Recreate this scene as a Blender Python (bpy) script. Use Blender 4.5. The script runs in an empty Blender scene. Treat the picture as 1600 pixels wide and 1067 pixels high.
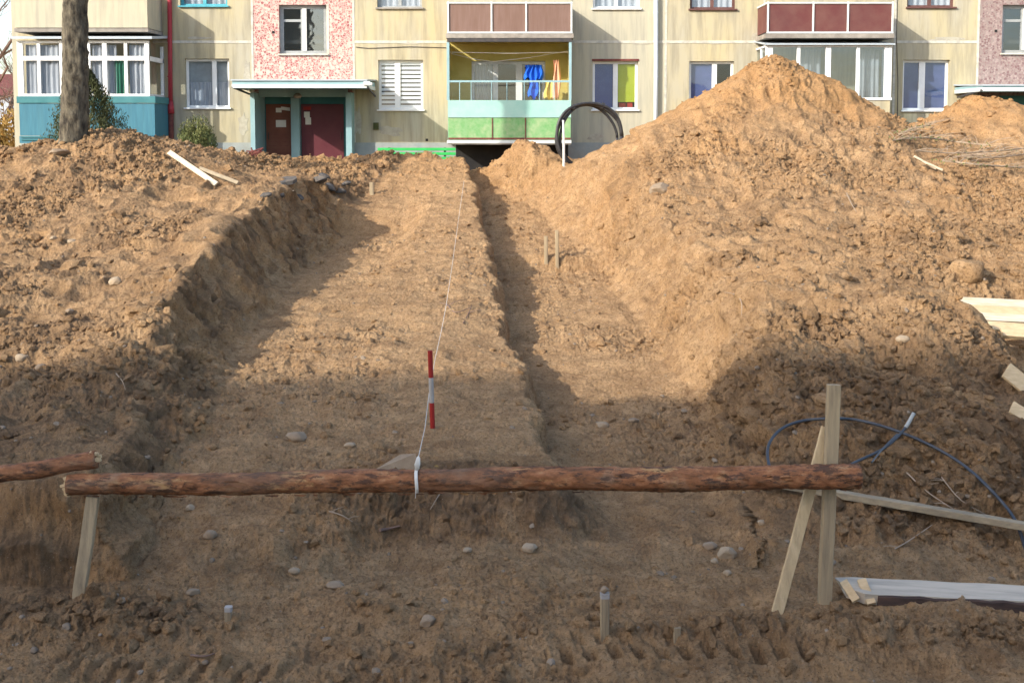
import bpy, math, random
import numpy as np
from mathutils import Vector, Matrix
random.seed(7); RNG = np.random.default_rng(7)
C = bpy.context.scene
COL = C.collection

# ---------------------------------------------------------------- camera, sky, sun, exposure
F = 1800.0; CX = 800.0; CY = 336.0; TH = math.radians(4.0)      # focal length / principal point in photo pixels, pitch
cs, sn = math.cos(TH), math.sin(TH)
cam = bpy.data.cameras.new("camera"); camo = bpy.data.objects.new("camera", cam); COL.objects.link(camo)
cam.sensor_width = 36; cam.lens = 36 * F / 1600
cam.shift_y = -(533.5 - CY) / 1600
cam.clip_start = 0.1; cam.clip_end = 2000
camo.location = (0, 0, 0); camo.rotation_euler = (math.radians(90) - TH, 0, 0)
C.camera = camo

SUN_T = Vector((2.10, 1.90, -1.42)).normalized()                # direction the light travels
elev = math.asin(-SUN_T.z)
w = bpy.data.worlds.new("World"); C.world = w; w.use_nodes = True
nt = w.node_tree; bg = nt.nodes['Background']
sky = nt.nodes.new('ShaderNodeTexSky'); sky.sky_type = 'NISHITA'; sky.sun_disc = False
sky.sun_elevation = elev
sky.sun_rotation = math.atan2(-SUN_T.x, -SUN_T.y)
sky.air_density = 1.0; sky.dust_density = 2.0; sky.ozone_density = 1.0
nt.links.new(sky.outputs[0], bg.inputs[0]); bg.inputs[1].default_value = 0.15
sl = bpy.data.lights.new("sun", 'SUN'); sl.energy = 2.25; sl.angle = math.radians(0.53); sl.color = (1.0, 0.93, 0.82)
so = bpy.data.objects.new("sun", sl); COL.objects.link(so)
so.rotation_euler = SUN_T.to_track_quat('-Z', 'Y').to_euler()
C.view_settings.view_transform = 'Standard'; C.view_settings.look = 'None'
C.view_settings.exposure = 1.36; C.view_settings.gamma = 1.0

def PZ(py, Y):
    v = (CY - py) / F
    return Y * (v * cs - sn) / (cs + v * sn)
def P(px, py, Y):                                                # photo pixel + distance -> point
    z = PZ(py, Y)
    return Vector(((px - CX) / F * (Y * cs - z * sn), Y, z))
def PX(px, Y, z=1.8):
    return (px - CX) / F * (Y * cs - z * sn)

# ---------------------------------------------------------------- object helpers
class MB:
    def __init__(s): s.v = []; s.f = []
    def add(s, vs, fs):
        o = len(s.v); s.v += [tuple(v) for v in vs]; s.f += [tuple(i + o for i in f) for f in fs]; return s
    def box(s, x0, x1, y0, y1, z0, z1, b=0.0):
        if x0 > x1: x0, x1 = x1, x0
        if y0 > y1: y0, y1 = y1, y0
        if z0 > z1: z0, z1 = z1, z0
        if b <= 0:
            return s.add([(x0,y0,z0),(x1,y0,z0),(x1,y1,z0),(x0,y1,z0),(x0,y0,z1),(x1,y0,z1),(x1,y1,z1),(x0,y1,z1)],
                     [(0,3,2,1),(4,5,6,7),(0,1,5,4),(1,2,6,5),(2,3,7,6),(3,0,4,7)])
        c = Vector(((x0+x1)/2,(y0+y1)/2,(z0+z1)/2))
        return s.beam(Vector((x0,c.y,c.z)), Vector((x1,c.y,c.z)), y1-y0, z1-z0, b=b)
    def beam(s, p0, p1, wd, ht, up=(0,0,1), b=0.0, jit=0.0, seg=1):
        p0 = Vector(p0); p1 = Vector(p1); d = (p1-p0).normalized(); up = Vector(up)
        side = d.cross(up)
        if side.length < 1e-4: side = d.cross(Vector((0,1,0)))
        side.normalize(); u = side.cross(d).normalized()
        rings = []
        h, k = wd/2, ht/2
        if b > 0: prof = [(-h+b,-k),(h-b,-k),(h,-k+b),(h,k-b),(h-b,k),(-h+b,k),(-h,k-b),(-h,-k+b)]
        else: prof = [(-h,-k),(h,-k),(h,k),(-h,k)]
        n = len(prof); vs = []
        for i in range(seg+1):
            c = p0.lerp(p1, i/seg)
            if jit: c = c + side*random.uniform(-jit,jit) + u*random.uniform(-jit,jit)
            for a, e in prof: vs.append(c + side*a + u*e)
        fs = []
        for i in range(seg):
            for j in range(n): fs.append((i*n+j, i*n+(j+1)%n, (i+1)*n+(j+1)%n, (i+1)*n+j))
        fs.append(tuple(range(n-1,-1,-1))); fs.append(tuple(seg*n+j for j in range(n)))
        return s.add(vs, fs)
    def tube(s, pts, r, seg=8, rf=None):
        pts = [Vector(p) for p in pts]; n = len(pts)
        rs = r if isinstance(r, (list, tuple)) else [r]*n
        vs = []; pu = None
        for i, p in enumerate(pts):
            d = (pts[min(i+1,n-1)] - pts[max(i-1,0)])
            if d.length < 1e-9: d = Vector((0,0,1))
            d.normalize()
            if pu is None:
                a = Vector((0,0,1)) if abs(d.z) < .9 else Vector((1,0,0))
                pu = d.cross(a).normalized()
            pu = (pu - d*pu.dot(d)).normalized(); pv = d.cross(pu)
            for j in range(seg):
                t = 2*math.pi*j/seg; rr = rs[i]*(rf(i,j) if rf else 1)
                vs.append(p + pu*(math.cos(t)*rr) + pv*(math.sin(t)*rr))
        fs = [(i*seg+j, i*seg+(j+1)%seg, (i+1)*seg+(j+1)%seg, (i+1)*seg+j) for i in range(n-1) for j in range(seg)]
        fs.append(tuple(range(seg-1,-1,-1))); fs.append(tuple((n-1)*seg+j for j in range(seg)))
        return s.add(vs, fs)
    def quad(s, a, b, c, d): return s.add([a,b,c,d], [(0,1,2,3)])

def link(name, me, mat, parent=None):
    o = bpy.data.objects.new(name, me); COL.objects.link(o)
    if mat: me.materials.append(mat)
    if parent: o.parent = parent
    return o
def obj(name, mb, mat, parent=None, smooth=False, origin=None):
    me = bpy.data.meshes.new(name)
    me.from_pydata(mb.v, [], mb.f); me.update()
    if smooth: me.polygons.foreach_set('use_smooth', [True]*len(me.polygons))
    return link(name, me, mat, parent)
def npobj(name, V, Fc, mat, parent=None, smooth=True, attrs=None):
    me = bpy.data.meshes.new(name)
    k = Fc.shape[1]
    me.vertices.add(len(V)); me.vertices.foreach_set('co', V.astype(np.float32).ravel())
    me.loops.add(Fc.size); me.loops.foreach_set('vertex_index', Fc.astype(np.int32).ravel())
    me.polygons.add(len(Fc)); me.polygons.foreach_set('loop_start', np.arange(0, Fc.size, k, dtype=np.int32))
    me.polygons.foreach_set('loop_total', np.full(len(Fc), k, dtype=np.int32))
    me.polygons.foreach_set('use_smooth', np.full(len(Fc), smooth))
    me.update(calc_edges=True)
    for n_, a in (attrs or {}).items():
        at = me.attributes.new(n_, 'FLOAT', 'POINT'); at.data.foreach_set('value', a.astype(np.float32))
    return link(name, me, mat, parent)
def tag(o, label=None, cat=None, group=None, kind=None):
    if label: o['label'] = label
    if cat: o['category'] = cat
    if group: o['group'] = group
    if kind: o['kind'] = kind
    return o
def thing(name, label, cat, loc=(0,0,0), group=None):
    o = bpy.data.objects.new(name, None); COL.objects.link(o); o.location = loc; o.empty_display_size = .1
    o_ = tag(o, label, cat, group)
    return o_
def part(name, mb, mat, parent, smooth=False):
    o = obj(name, mb, mat, parent, smooth)
    r = parent
    tot = Vector((0,0,0))
    while r is not None: tot += r.location; r = r.parent
    o.data.transform(Matrix.Translation(-tot))
    return o

# ---------------------------------------------------------------- materials
def mat(name, col, col2=None, scale=5, rough=.8, bump=.0, bscale=None, stretch=(1,1,1), detail=6, metal=0, spec=.3,
        grime=None, gscale=1.2, gstretch=(1,1,1), gamt=.5, coords='Object', bdist=.01):
    m = bpy.data.materials.new(name); m.use_nodes = True; n = m.node_tree.nodes; l = m.node_tree.links
    b = n['Principled BSDF']; b.inputs['Roughness'].default_value = rough; b.inputs['Metallic'].default_value = metal
    b.inputs['Specular IOR Level'].default_value = spec
    tc = n.new('ShaderNodeTexCoord')
    def mapped(st):
        mp = n.new('ShaderNodeMapping'); mp.inputs['Scale'].default_value = st
        l.new(tc.outputs[coords], mp.inputs['Vector']); return mp.outputs[0]
    def noise(sc, st, det=6, ro=.6):
        t = n.new('ShaderNodeTexNoise'); t.inputs['Scale'].default_value = sc; t.inputs['Detail'].default_value = det
        t.inputs['Roughness'].default_value = ro; l.new(mapped(st), t.inputs['Vector']); return t.outputs['Fac']
    def ramp(f, lo, hi):
        r = n.new('ShaderNodeMapRange'); r.inputs[1].default_value = lo; r.inputs[2].default_value = hi
        l.new(f, r.inputs[0]); return r.outputs[0]
    def mix(f, a, bb):
        x = n.new('ShaderNodeMix'); x.data_type = 'RGBA'
        if isinstance(f, float): x.inputs[0].default_value = f
        else: l.new(f, x.inputs[0])
        for k, v in ((6, a), (7, bb)):
            if isinstance(v, tuple): x.inputs[k].default_value = (*v, 1)
            else: l.new(v, x.inputs[k])
        return x.outputs[2]
    c = col
    if col2: c = mix(ramp(noise(scale, stretch, detail), .35, .65), col, col2)
    if grime:
        g = n.new('ShaderNodeMath'); g.operation = 'MULTIPLY'; g.inputs[1].default_value = gamt
        l.new(ramp(noise(gscale, gstretch, 8, .65), .45, .75), g.inputs[0]); c = mix(g.outputs[0], c, grime)
    if isinstance(c, tuple): b.inputs['Base Color'].default_value = (*c, 1)
    else: l.new(c, b.inputs['Base Color'])
    if bump:
        bp = n.new('ShaderNodeBump'); bp.inputs['Strength'].default_value = bump; bp.inputs['Distance'].default_value = bdist
        l.new(noise(bscale or scale*2, stretch, 8, .7), bp.inputs['Height']); l.new(bp.outputs[0], b.inputs['Normal'])
    return m

def soil_material():
    m = bpy.data.materials.new('soil'); m.use_nodes = True; n = m.node_tree.nodes; l = m.node_tree.links
    b = n['Principled BSDF']; b.inputs['Roughness'].default_value = .95; b.inputs['Specular IOR Level'].default_value = .12
    tc = n.new('ShaderNodeTexCoord')
    def noise(sc, det=5, ro=.6, st=(1,1,1)):
        mp = n.new('ShaderNodeMapping'); mp.inputs['Scale'].default_value = st; l.new(tc.outputs['Object'], mp.inputs[0])
        t = n.new('ShaderNodeTexNoise'); t.inputs['Scale'].default_value = sc; t.inputs['Detail'].default_value = det
        t.inputs['Roughness'].default_value = ro; l.new(mp.outputs[0], t.inputs[0]); return t.outputs['Fac']
    def rng(f, lo, hi, a=0., bb=1.):
        r = n.new('ShaderNodeMapRange'); r.inputs[1].default_value = lo; r.inputs[2].default_value = hi
        r.inputs[3].default_value = a; r.inputs[4].default_value = bb; l.new(f, r.inputs[0]); return r.outputs[0]
    def mix(f, a, bb, bt='MIX'):
        x = n.new('ShaderNodeMix'); x.data_type = 'RGBA'; x.blend_type = bt
        if isinstance(f, float): x.inputs[0].default_value = f
        else: l.new(f, x.inputs[0])
        for k, v in ((6, a), (7, bb)):
            if isinstance(v, tuple): x.inputs[k].default_value = (*v, 1)
            else: l.new(v, x.inputs[k])
        return x.outputs[2]
    def att(nm):
        a = n.new('ShaderNodeAttribute'); a.attribute_name = nm; return a.outputs['Fac']
    c = mix(rng(noise(1.3), .38, .62), (.53,.335,.172), (.43,.262,.130))
    c = mix(rng(noise(9), .45, .7, 0, .55), c, (.66,.44,.25))
    c = mix(rng(noise(3.7, 8, .7), .47, .62, 0, .6), c, (.27,.158,.082))
    c = mix(att('orange'), c, mix(rng(noise(4), .4, .6), (.53,.30,.13), (.43,.24,.10)))
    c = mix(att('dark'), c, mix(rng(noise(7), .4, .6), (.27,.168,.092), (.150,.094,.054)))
    c = mix(rng(noise(28, 4), .52, .64, 0, .6), c, (.20,.12,.06))
    c = mix(rng(noise(75, 3), .57, .68, 0, .7), c, (.12,.075,.04))  # fine dark specks: tone variation that also paints crumb shadows in
    c = mix(rng(noise(110, 2), .66, .74, 0, .8), c, (.60,.50,.38))
    l.new(c, b.inputs['Base Color'])
    bp = n.new('ShaderNodeBump'); bp.inputs['Strength'].default_value = 1.0; bp.inputs['Distance'].default_value = .05
    l.new(noise(26, 8, .72), bp.inputs['Height'])
    bp2 = n.new('ShaderNodeBump'); bp2.inputs['Strength'].default_value = .9; bp2.inputs['Distance'].default_value = .014
    l.new(noise(130, 4, .7), bp2.inputs['Height']); l.new(bp.outputs[0], bp2.inputs['Normal'])
    l.new(bp2.outputs[0], b.inputs['Normal'])
    return m
SOIL = soil_material()

def mosaic(name, pal, grout):
    m = bpy.data.materials.new(name); m.use_nodes = True; n = m.node_tree.nodes; l = m.node_tree.links
    b = n['Principled BSDF']; b.inputs['Roughness'].default_value = .6
    tc = n.new('ShaderNodeTexCoord')
    v = n.new('ShaderNodeTexVoronoi'); v.inputs['Scale'].default_value = 17; l.new(tc.outputs['Object'], v.inputs['Vector'])
    sp = n.new('ShaderNodeSeparateColor'); l.new(v.outputs['Color'], sp.inputs[0])
    r = n.new('ShaderNodeValToRGB'); r.color_ramp.interpolation = 'CONSTANT'
    els = r.color_ramp.elements
    while len(els) < len(pal): els.new(.5)
    for i, c in enumerate(pal): els[i].position = i/len(pal); els[i].color = (*c, 1)
    big = n.new('ShaderNodeTexNoise'); big.inputs['Scale'].default_value = 1.5; l.new(tc.outputs['Object'], big.inputs[0])
    ad = n.new('ShaderNodeMath'); ad.operation = 'MULTIPLY_ADD'; ad.inputs[1].default_value = .8; l.new(sp.outputs[0], ad.inputs[0])
    sb = n.new('ShaderNodeMath'); sb.operation = 'MULTIPLY_ADD'; sb.inputs[1].default_value = .4; sb.inputs[2].default_value = -.08; l.new(big.outputs[0], sb.inputs[0])
    l.new(sb.outputs[0], ad.inputs[2]); l.new(ad.outputs[0], r.inputs[0])
    e = n.new('ShaderNodeTexVoronoi'); e.feature = 'DISTANCE_TO_EDGE'; e.inputs['Scale'].default_value = 17; l.new(tc.outputs['Object'], e.inputs['Vector'])
    lt = n.new('ShaderNodeMath'); lt.operation = 'LESS_THAN'; lt.inputs[1].default_value = .07; l.new(e.outputs['Distance'], lt.inputs[0])
    x = n.new('ShaderNodeMix'); x.data_type = 'RGBA'; l.new(lt.outputs[0], x.inputs[0]); l.new(r.outputs[0], x.inputs[6]); x.inputs[7].default_value = (*grout, 1)
    l.new(x.outputs[2], b.inputs['Base Color'])
    return m
def glass(name, tint=(.8,.85,.9), refl=.35):
    m = bpy.data.materials.new(name); m.use_nodes = True; n = m.node_tree.nodes; l = m.node_tree.links
    n.remove(n['Principled BSDF']); out = n['Material Output']
    tr = n.new('ShaderNodeBsdfTransparent'); tr.inputs[0].default_value = (*tint, 1)
    gl = n.new('ShaderNodeBsdfGlossy'); gl.inputs['Roughness'].default_value = .03; gl.inputs[0].default_value = (.9,.95,1,1)
    lw = n.new('ShaderNodeLayerWeight'); lw.inputs[0].default_value = .4
    pw = n.new('ShaderNodeMath'); pw.operation = 'POWER'; pw.inputs[1].default_value = 4; l.new(lw.outputs['Facing'], pw.inputs[0])
    ma = n.new('ShaderNodeMath'); ma.operation = 'MAXIMUM'; ma.inputs[1].default_value = refl; l.new(pw.outputs[0], ma.inputs[0])
    # a little old-glass waviness
    tx = n.new('ShaderNodeTexNoise'); tx.inputs['Scale'].default_value = 3; bp = n.new('ShaderNodeBump'); bp.inputs['Strength'].default_value = .15; bp.inputs['Distance'].default_value = .02
    l.new(tx.outputs[0], bp.inputs['Height']); l.new(bp.outputs[0], gl.inputs['Normal'])
    mx = n.new('ShaderNodeMixShader'); l.new(ma.outputs[0], mx.inputs[0]); l.new(tr.outputs[0], mx.inputs[1]); l.new(gl.outputs[0], mx.inputs[2])
    l.new(mx.outputs[0], out.inputs[0]); return m

M = {}
M['wall'] = mat('cream_render', (.46,.395,.235), (.39,.365,.285), 1.0, .9, .3, 30, (1,1,.35), grime=(.22,.20,.145), gscale=1.5, gstretch=(3.5,1,.35), gamt=.95)
M['wall2'] = mat('pale_render', (.48,.44,.32), (.42,.40,.31), 1.3, .9, .3, 30, (1,1,.3), grime=(.28,.27,.23), gscale=2.5, gstretch=(3,1,.25), gamt=.8)
M['joint'] = mat('joint_mortar', (.50,.49,.44), (.60,.57,.46), 6, .9, .5, 12, grime=(.2,.19,.16), gscale=5, gamt=.7)
M['plinth'] = mat('plinth_render', (.26,.30,.30), (.34,.36,.34), 3, .9, .4, 20, grime=(.18,.17,.14), gamt=.6)
M['mosaic'] = mosaic('broken_tile_mosaic', [(.47,.40,.33),(.37,.19,.17),(.50,.43,.36),(.28,.08,.08),(.46,.36,.30),(.34,.13,.125),(.40,.22,.20),(.31,.10,.10),(.45,.37,.31)], (.52,.40,.34))
M['mosaic2'] = mosaic('dull_tile_mosaic', [(.30,.22,.20),(.24,.15,.14),(.34,.26,.24),(.18,.10,.10),(.28,.21,.19),(.24,.16,.15)], (.26,.21,.19))
M['white'] = mat('white_plastic', (.80,.81,.80), (.72,.73,.72), 4, .45, grime=(.5,.48,.42), gamt=.3)
M['oldwhite'] = mat('old_white_paint', (.70,.71,.68), (.60,.61,.57), 7, .6, .3, 40, grime=(.35,.33,.28), gamt=.5)
M['graypaint'] = mat('grey_paint', (.36,.38,.38), (.28,.30,.30), 6, .6, .3, 40, grime=(.2,.2,.18), gamt=.5)
M['brownframe'] = mat('brown_window_paint', (.10,.045,.04), (.14,.07,.06), 6, .6)
M['tealtrim'] = mat('teal_trim', (.06,.30,.38), (.09,.36,.42), 5, .6)
M['teal'] = mat('teal_board', (.045,.16,.225), (.06,.20,.265), 3, .7, .2, 20, (4,4,.4), grime=(.05,.14,.18), gscale=3, gstretch=(4,4,.3), gamt=.5)
M['tealpale'] = mat('pale_teal_paint', (.24,.39,.42), (.28,.43,.46), 3, .7, grime=(.2,.3,.3), gamt=.4)
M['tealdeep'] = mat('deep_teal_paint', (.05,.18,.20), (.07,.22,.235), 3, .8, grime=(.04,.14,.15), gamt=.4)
M['mint'] = mat('mint_panel', (.27,.49,.43), (.31,.52,.46), 3, .7, grime=(.5,.6,.55), gamt=.4)
M['green'] = mat('green_corrugated_panel', (.14,.34,.12), (.22,.38,.18), 9, .7, .4, 25, (1,1,1), grime=(.42,.45,.28), gscale=5, gamt=.6)
M['olive'] = mat('ochre_balcony_wall', (.44,.36,.10), (.50,.42,.14), 3, .9, .2, 20)
M['brown'] = mat('brown_parapet_sheet', (.175,.105,.08), (.21,.135,.11), 3, .7, .2, 30, (6,6,.5), grime=(.15,.09,.07), gamt=.5)
M['maroon'] = mat('maroon_parapet_sheet', (.12,.036,.034), (.145,.062,.052), 2.5, .6, .2, 30, grime=(.10,.04,.04), gamt=.5)
M['slab'] = mat('concrete_slab', (.34,.31,.27), (.24,.22,.19), 6, .9, .5, 20, grime=(.1,.08,.07), gamt=.6)
M['rail'] = mat('pale_metal_rail', (.62,.66,.64), (.52,.56,.55), 8, .5)
M['void'] = mat('void_shade', (.020,.020,.022), (.035,.032,.03), 3, .95)
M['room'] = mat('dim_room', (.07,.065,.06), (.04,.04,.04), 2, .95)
M['curtain'] = mat('lace_curtain', (.46,.47,.48), (.30,.31,.33), 8, .9, .4, 10, (6,1,.2))
M['blind'] = mat('white_blind', (.78,.78,.76), (.70,.71,.71), 3, .8)
M['bluecurtain'] = mat('navy_blind', (.03,.06,.20), (.04,.075,.23), 3, .85)
M['lime'] = mat('lime_blind', (.29,.34,.02), (.33,.37,.03), 3, .85)
M['lilac'] = mat('lilac_reflection', (.085,.11,.23), (.065,.09,.19), 3, .85)  # bluish pane reflection held as a flat colour
M['greencurtain'] = mat('green_curtain', (.02,.12,.07), (.03,.15,.09), 3, .85)
M['glass'] = glass('window_glass', (.86,.9,.94), .07)
M['glassb'] = glass('glazing_glass', (.66,.72,.76), .14)
M['glassold'] = glass('old_glass', (.92,.95,.96), .04)
M['canopy'] = mat('galvanised_sheet', (.38,.44,.48), (.43,.48,.52), 3, .5, grime=(.3,.33,.35), gamt=.5)
M['door1'] = mat('rust_brown_door', (.16,.05,.03), (.19,.07,.042), 3, .6, .2, 30, grime=(.12,.05,.035), gamt=.5)
M['door2'] = mat('maroon_metal_door', (.10,.018,.028), (.12,.028,.036), 3, .5, grime=(.07,.02,.03), gamt=.5)
M['red'] = mat('red_pipe_paint', (.33,.025,.04), (.37,.045,.055), 5, .5, grime=(.2,.03,.04), gamt=.5)
M['rust'] = mat('rusty_maroon', (.12,.03,.03), (.20,.07,.05), 12, .8, .5, 30)
M['pipewhite'] = mat('zinc_pipe', (.60,.66,.70), (.66,.71,.74), 5, .5)
M['paper'] = mat('notice_paper', (.74,.73,.70), (.66,.65,.60), 9, .9)
M['benchgreen'] = mat('bright_green_paint', (.03,.36,.075), (.04,.42,.10), 5, .5, grime=(.05,.3,.1), gamt=.4)
M['darkmetal'] = mat('dark_metal', (.04,.04,.045), (.07,.06,.055), 8, .6)
M['blackpipe'] = mat('black_plastic_pipe', (.018,.019,.022), (.04,.04,.042), 12, .45, spec=.5)
M['cable'] = mat('blue_black_cable', (.028,.034,.046), (.045,.052,.064), 10, .45, spec=.5)
M['bark'] = mat('scaly_bark', (.18,.155,.11), (.028,.023,.018), 5, .95, 1.0, 10, (2.2,2.2,.9), grime=(.05,.045,.035), gscale=7, gstretch=(2,2,.6), gamt=.8, bdist=.03)
M['leafdark'] = mat('dark_conifer_green', (.040,.052,.018), (.085,.085,.03), 4, .8)
M['leafolive'] = mat('olive_shrub_green', (.09,.12,.04), (.16,.16,.055), 4, .8)
M['leafrust'] = mat('autumn_leaf', (.36,.20,.05), (.22,.17,.06), 3, .8)
M['twig'] = mat('bare_twig', (.14,.09,.07), (.22,.15,.12), 8, .9)
M['root'] = mat('dry_root', (.40,.31,.22), (.28,.21,.15), 12, .9)
M['wood'] = mat('weathered_batten', (.40,.31,.19), (.30,.23,.145), 3, .85, .6, 12, (9,9,.7), grime=(.15,.12,.085), gscale=3, gstretch=(6,6,.6), gamt=.7)
M['freshwoodz'] = mat('fresh_sawn_upright', (.58,.44,.26), (.46,.34,.19), 3, .75, .5, 12, (9,9,.8), grime=(.28,.2,.12), gscale=3, gstretch=(6,6,.7), gamt=.6)
M['woodx'] = mat('weathered_batten_long', (.36,.29,.19), (.26,.21,.145), 5, .85, .5, 14, (.6,9,9), grime=(.16,.13,.09), gscale=3, gamt=.6)
M['freshwood'] = mat('fresh_sawn_wood', (.66,.49,.29), (.54,.39,.22), 4, .75, .4, 14, (.8,10,10), grime=(.36,.25,.14), gscale=5, gamt=.5)
M['palewood'] = mat('pale_sawn_board', (.66,.57,.43), (.56,.46,.32), 3, .75, .3, 14, (.5,9,9), grime=(.5,.36,.2), gscale=4, gstretch=(.4,6,6), gamt=.5)
M['greywood'] = mat('silver_grey_plank', (.54,.46,.36), (.49,.42,.33), 3, .85, .15, 10, (.4,3,3), grime=(.2,.18,.16), gscale=4, gstretch=(.4,4,4), gamt=.6)
M['darkedge'] = mat('dark_bark_edge', (.10,.06,.045), (.05,.035,.03), 6, .9, .6, 20, (.5,4,4))
M['stone'] = mat('field_stone', (.29,.22,.15), (.21,.155,.105), 9, .85, .4, 30, grime=(.30,.21,.13), gscale=5, gamt=.7)
M['stonep'] = mat('pale_field_stone', (.38,.295,.20), (.29,.22,.145), 9, .85, .4, 30, grime=(.34,.24,.15), gscale=5, gamt=.6)
M['asphalt'] = mat('asphalt_lump', (.055,.055,.058), (.10,.095,.09), 14, .9, .8, 30, grime=(.25,.18,.11), gscale=6, gamt=.5)
M['string'] = mat('white_string', (.70,.68,.64), (.6,.58,.54), 9, .9)
M['redpaint'] = mat('red_stake_paint', (.30,.018,.014), (.24,.016,.012), 8, .6)
M['whitepaint'] = mat('white_stake_paint', (.38,.36,.34), (.30,.28,.26), 14, .6)
M['bluecloth'] = mat('bright_blue_cloth', (.01,.11,.62), (.02,.15,.70), 4, .8)
M['peachcloth'] = mat('peach_cloth', (.72,.42,.27), (.66,.36,.22), 4, .85)
M['yellowcloth'] = mat('yellow_cloth', (.62,.50,.14), (.55,.42,.10), 4, .85)
M['bluegrey'] = mat('distant_wall', (.36,.42,.50), (.42,.47,.53), 2, .9)

# ---------------------------------------------------------------- numeric noise
def hsh(i, j, k, seed):
    h = (i.astype(np.int64)*374761393 + j.astype(np.int64)*668265263 + k*1274126177 + seed*974711) & 0xffffffff
    h = ((h ^ (h >> 13)) * 1274126177) & 0xffffffff
    h = h ^ (h >> 16)
    return (h & 0xffffff).astype(np.float32) / np.float32(0xffffff)
def vn3(x, y, z, seed=0):
    xi, yi, zi = np.floor(x), np.floor(y), np.floor(z)
    fx, fy, fz = (x-xi).astype(np.float32), (y-yi).astype(np.float32), (z-zi).astype(np.float32)
    fx = fx*fx*(3-2*fx); fy = fy*fy*(3-2*fy); fz = fz*fz*(3-2*fz)
    xi = xi.astype(np.int64); yi = yi.astype(np.int64); zi = zi.astype(np.int64)
    r = 0
    for dz in (0, 1):
        for dy in (0, 1):
            a = hsh(xi, yi+dy, zi+dz, seed); b = hsh(xi+1, yi+dy, zi+dz, seed)
            v = a + (b-a)*fx
            r = r + v * (fy if dy else 1-fy) * (fz if dz else 1-fz)
    return r*2-1
def vn2(x, y, seed=0):
    xi, yi = np.floor(x), np.floor(y)
    fx, fy = (x-xi).astype(np.float32), (y-yi).astype(np.float32)
    fx = fx*fx*(3-2*fx); fy = fy*fy*(3-2*fy)
    xi = xi.astype(np.int64); yi = yi.astype(np.int64)
    a = hsh(xi, yi, 0, seed); b = hsh(xi+1, yi, 0, seed); c = hsh(xi, yi+1, 0, seed); d = hsh(xi+1, yi+1, 0, seed)
    return (a+(b-a)*fx)*(1-fy)*2 + (c+(d-c)*fx)*fy*2 - 1
def fbm2(x, y, oct=4, seed=0, g=.5):
    r = 0; a = 1; t = 0
    for o in range(oct):
        r = r + a*vn2(x*2**o+o*17.3, y*2**o-o*9.1, seed+o); t += a; a *= g
    return r/t
def domes(x, y, cell, seed, prob=.6, rmin=.25, rmax=.5, warp=.25):
    """scattered lumps: each cell may hold one; returns height in units of the lump radius"""
    u = x/cell + warp*vn2(x/cell*2.3, y/cell*2.3, seed+5); v = y/cell + warp*vn2(x/cell*2.1+7, y/cell*2.1, seed+6)
    ui = np.floor(u).astype(np.int64); vi = np.floor(v).astype(np.int64)
    r = np.zeros(x.shape, np.float32)
    for a in (-1,0,1):
        for b in (-1,0,1):
            i, j = ui+a, vi+b
            px = i + hsh(i,j,1,seed); py = j + hsh(i,j,2,seed); rad = rmin+(rmax-rmin)*hsh(i,j,3,seed)**2
            ok = hsh(i,j,4,seed) < prob
            d2 = ((u-px)**2 + (v-py)**2)/rad**2
            h = np.where(ok & (d2 < 1), rad*np.sqrt(np.maximum(1-d2, 0)), 0)
            r = np.maximum(r, h)
    return r.astype(np.float32)
def sst(a, b, x):
    t = np.clip((x-a)/(b-a), 0, 1); return t*t*(3-2*t)
def sdf(poly, x, y):
    """signed distance, positive outside"""
    P_ = np.array(poly); n = len(P_); d = np.full(x.shape, 1e9); ins = np.zeros(x.shape, bool)
    for i in range(n):
        a = P_[i]; b = P_[(i+1) % n]; e = b-a
        wx, wy = x-a[0], y-a[1]; t = np.clip((wx*e[0]+wy*e[1])/(e@e), 0, 1)
        d = np.minimum(d, (wx-e[0]*t)**2 + (wy-e[1]*t)**2)
        if a[1] != b[1]:
            c = ((a[1] > y) != (b[1] > y)) & (x < (b[0]-a[0])*(y-a[1])/(b[1]-a[1]) + a[0]); ins ^= c
    return np.where(ins, -1, 1)*np.sqrt(d)

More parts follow.
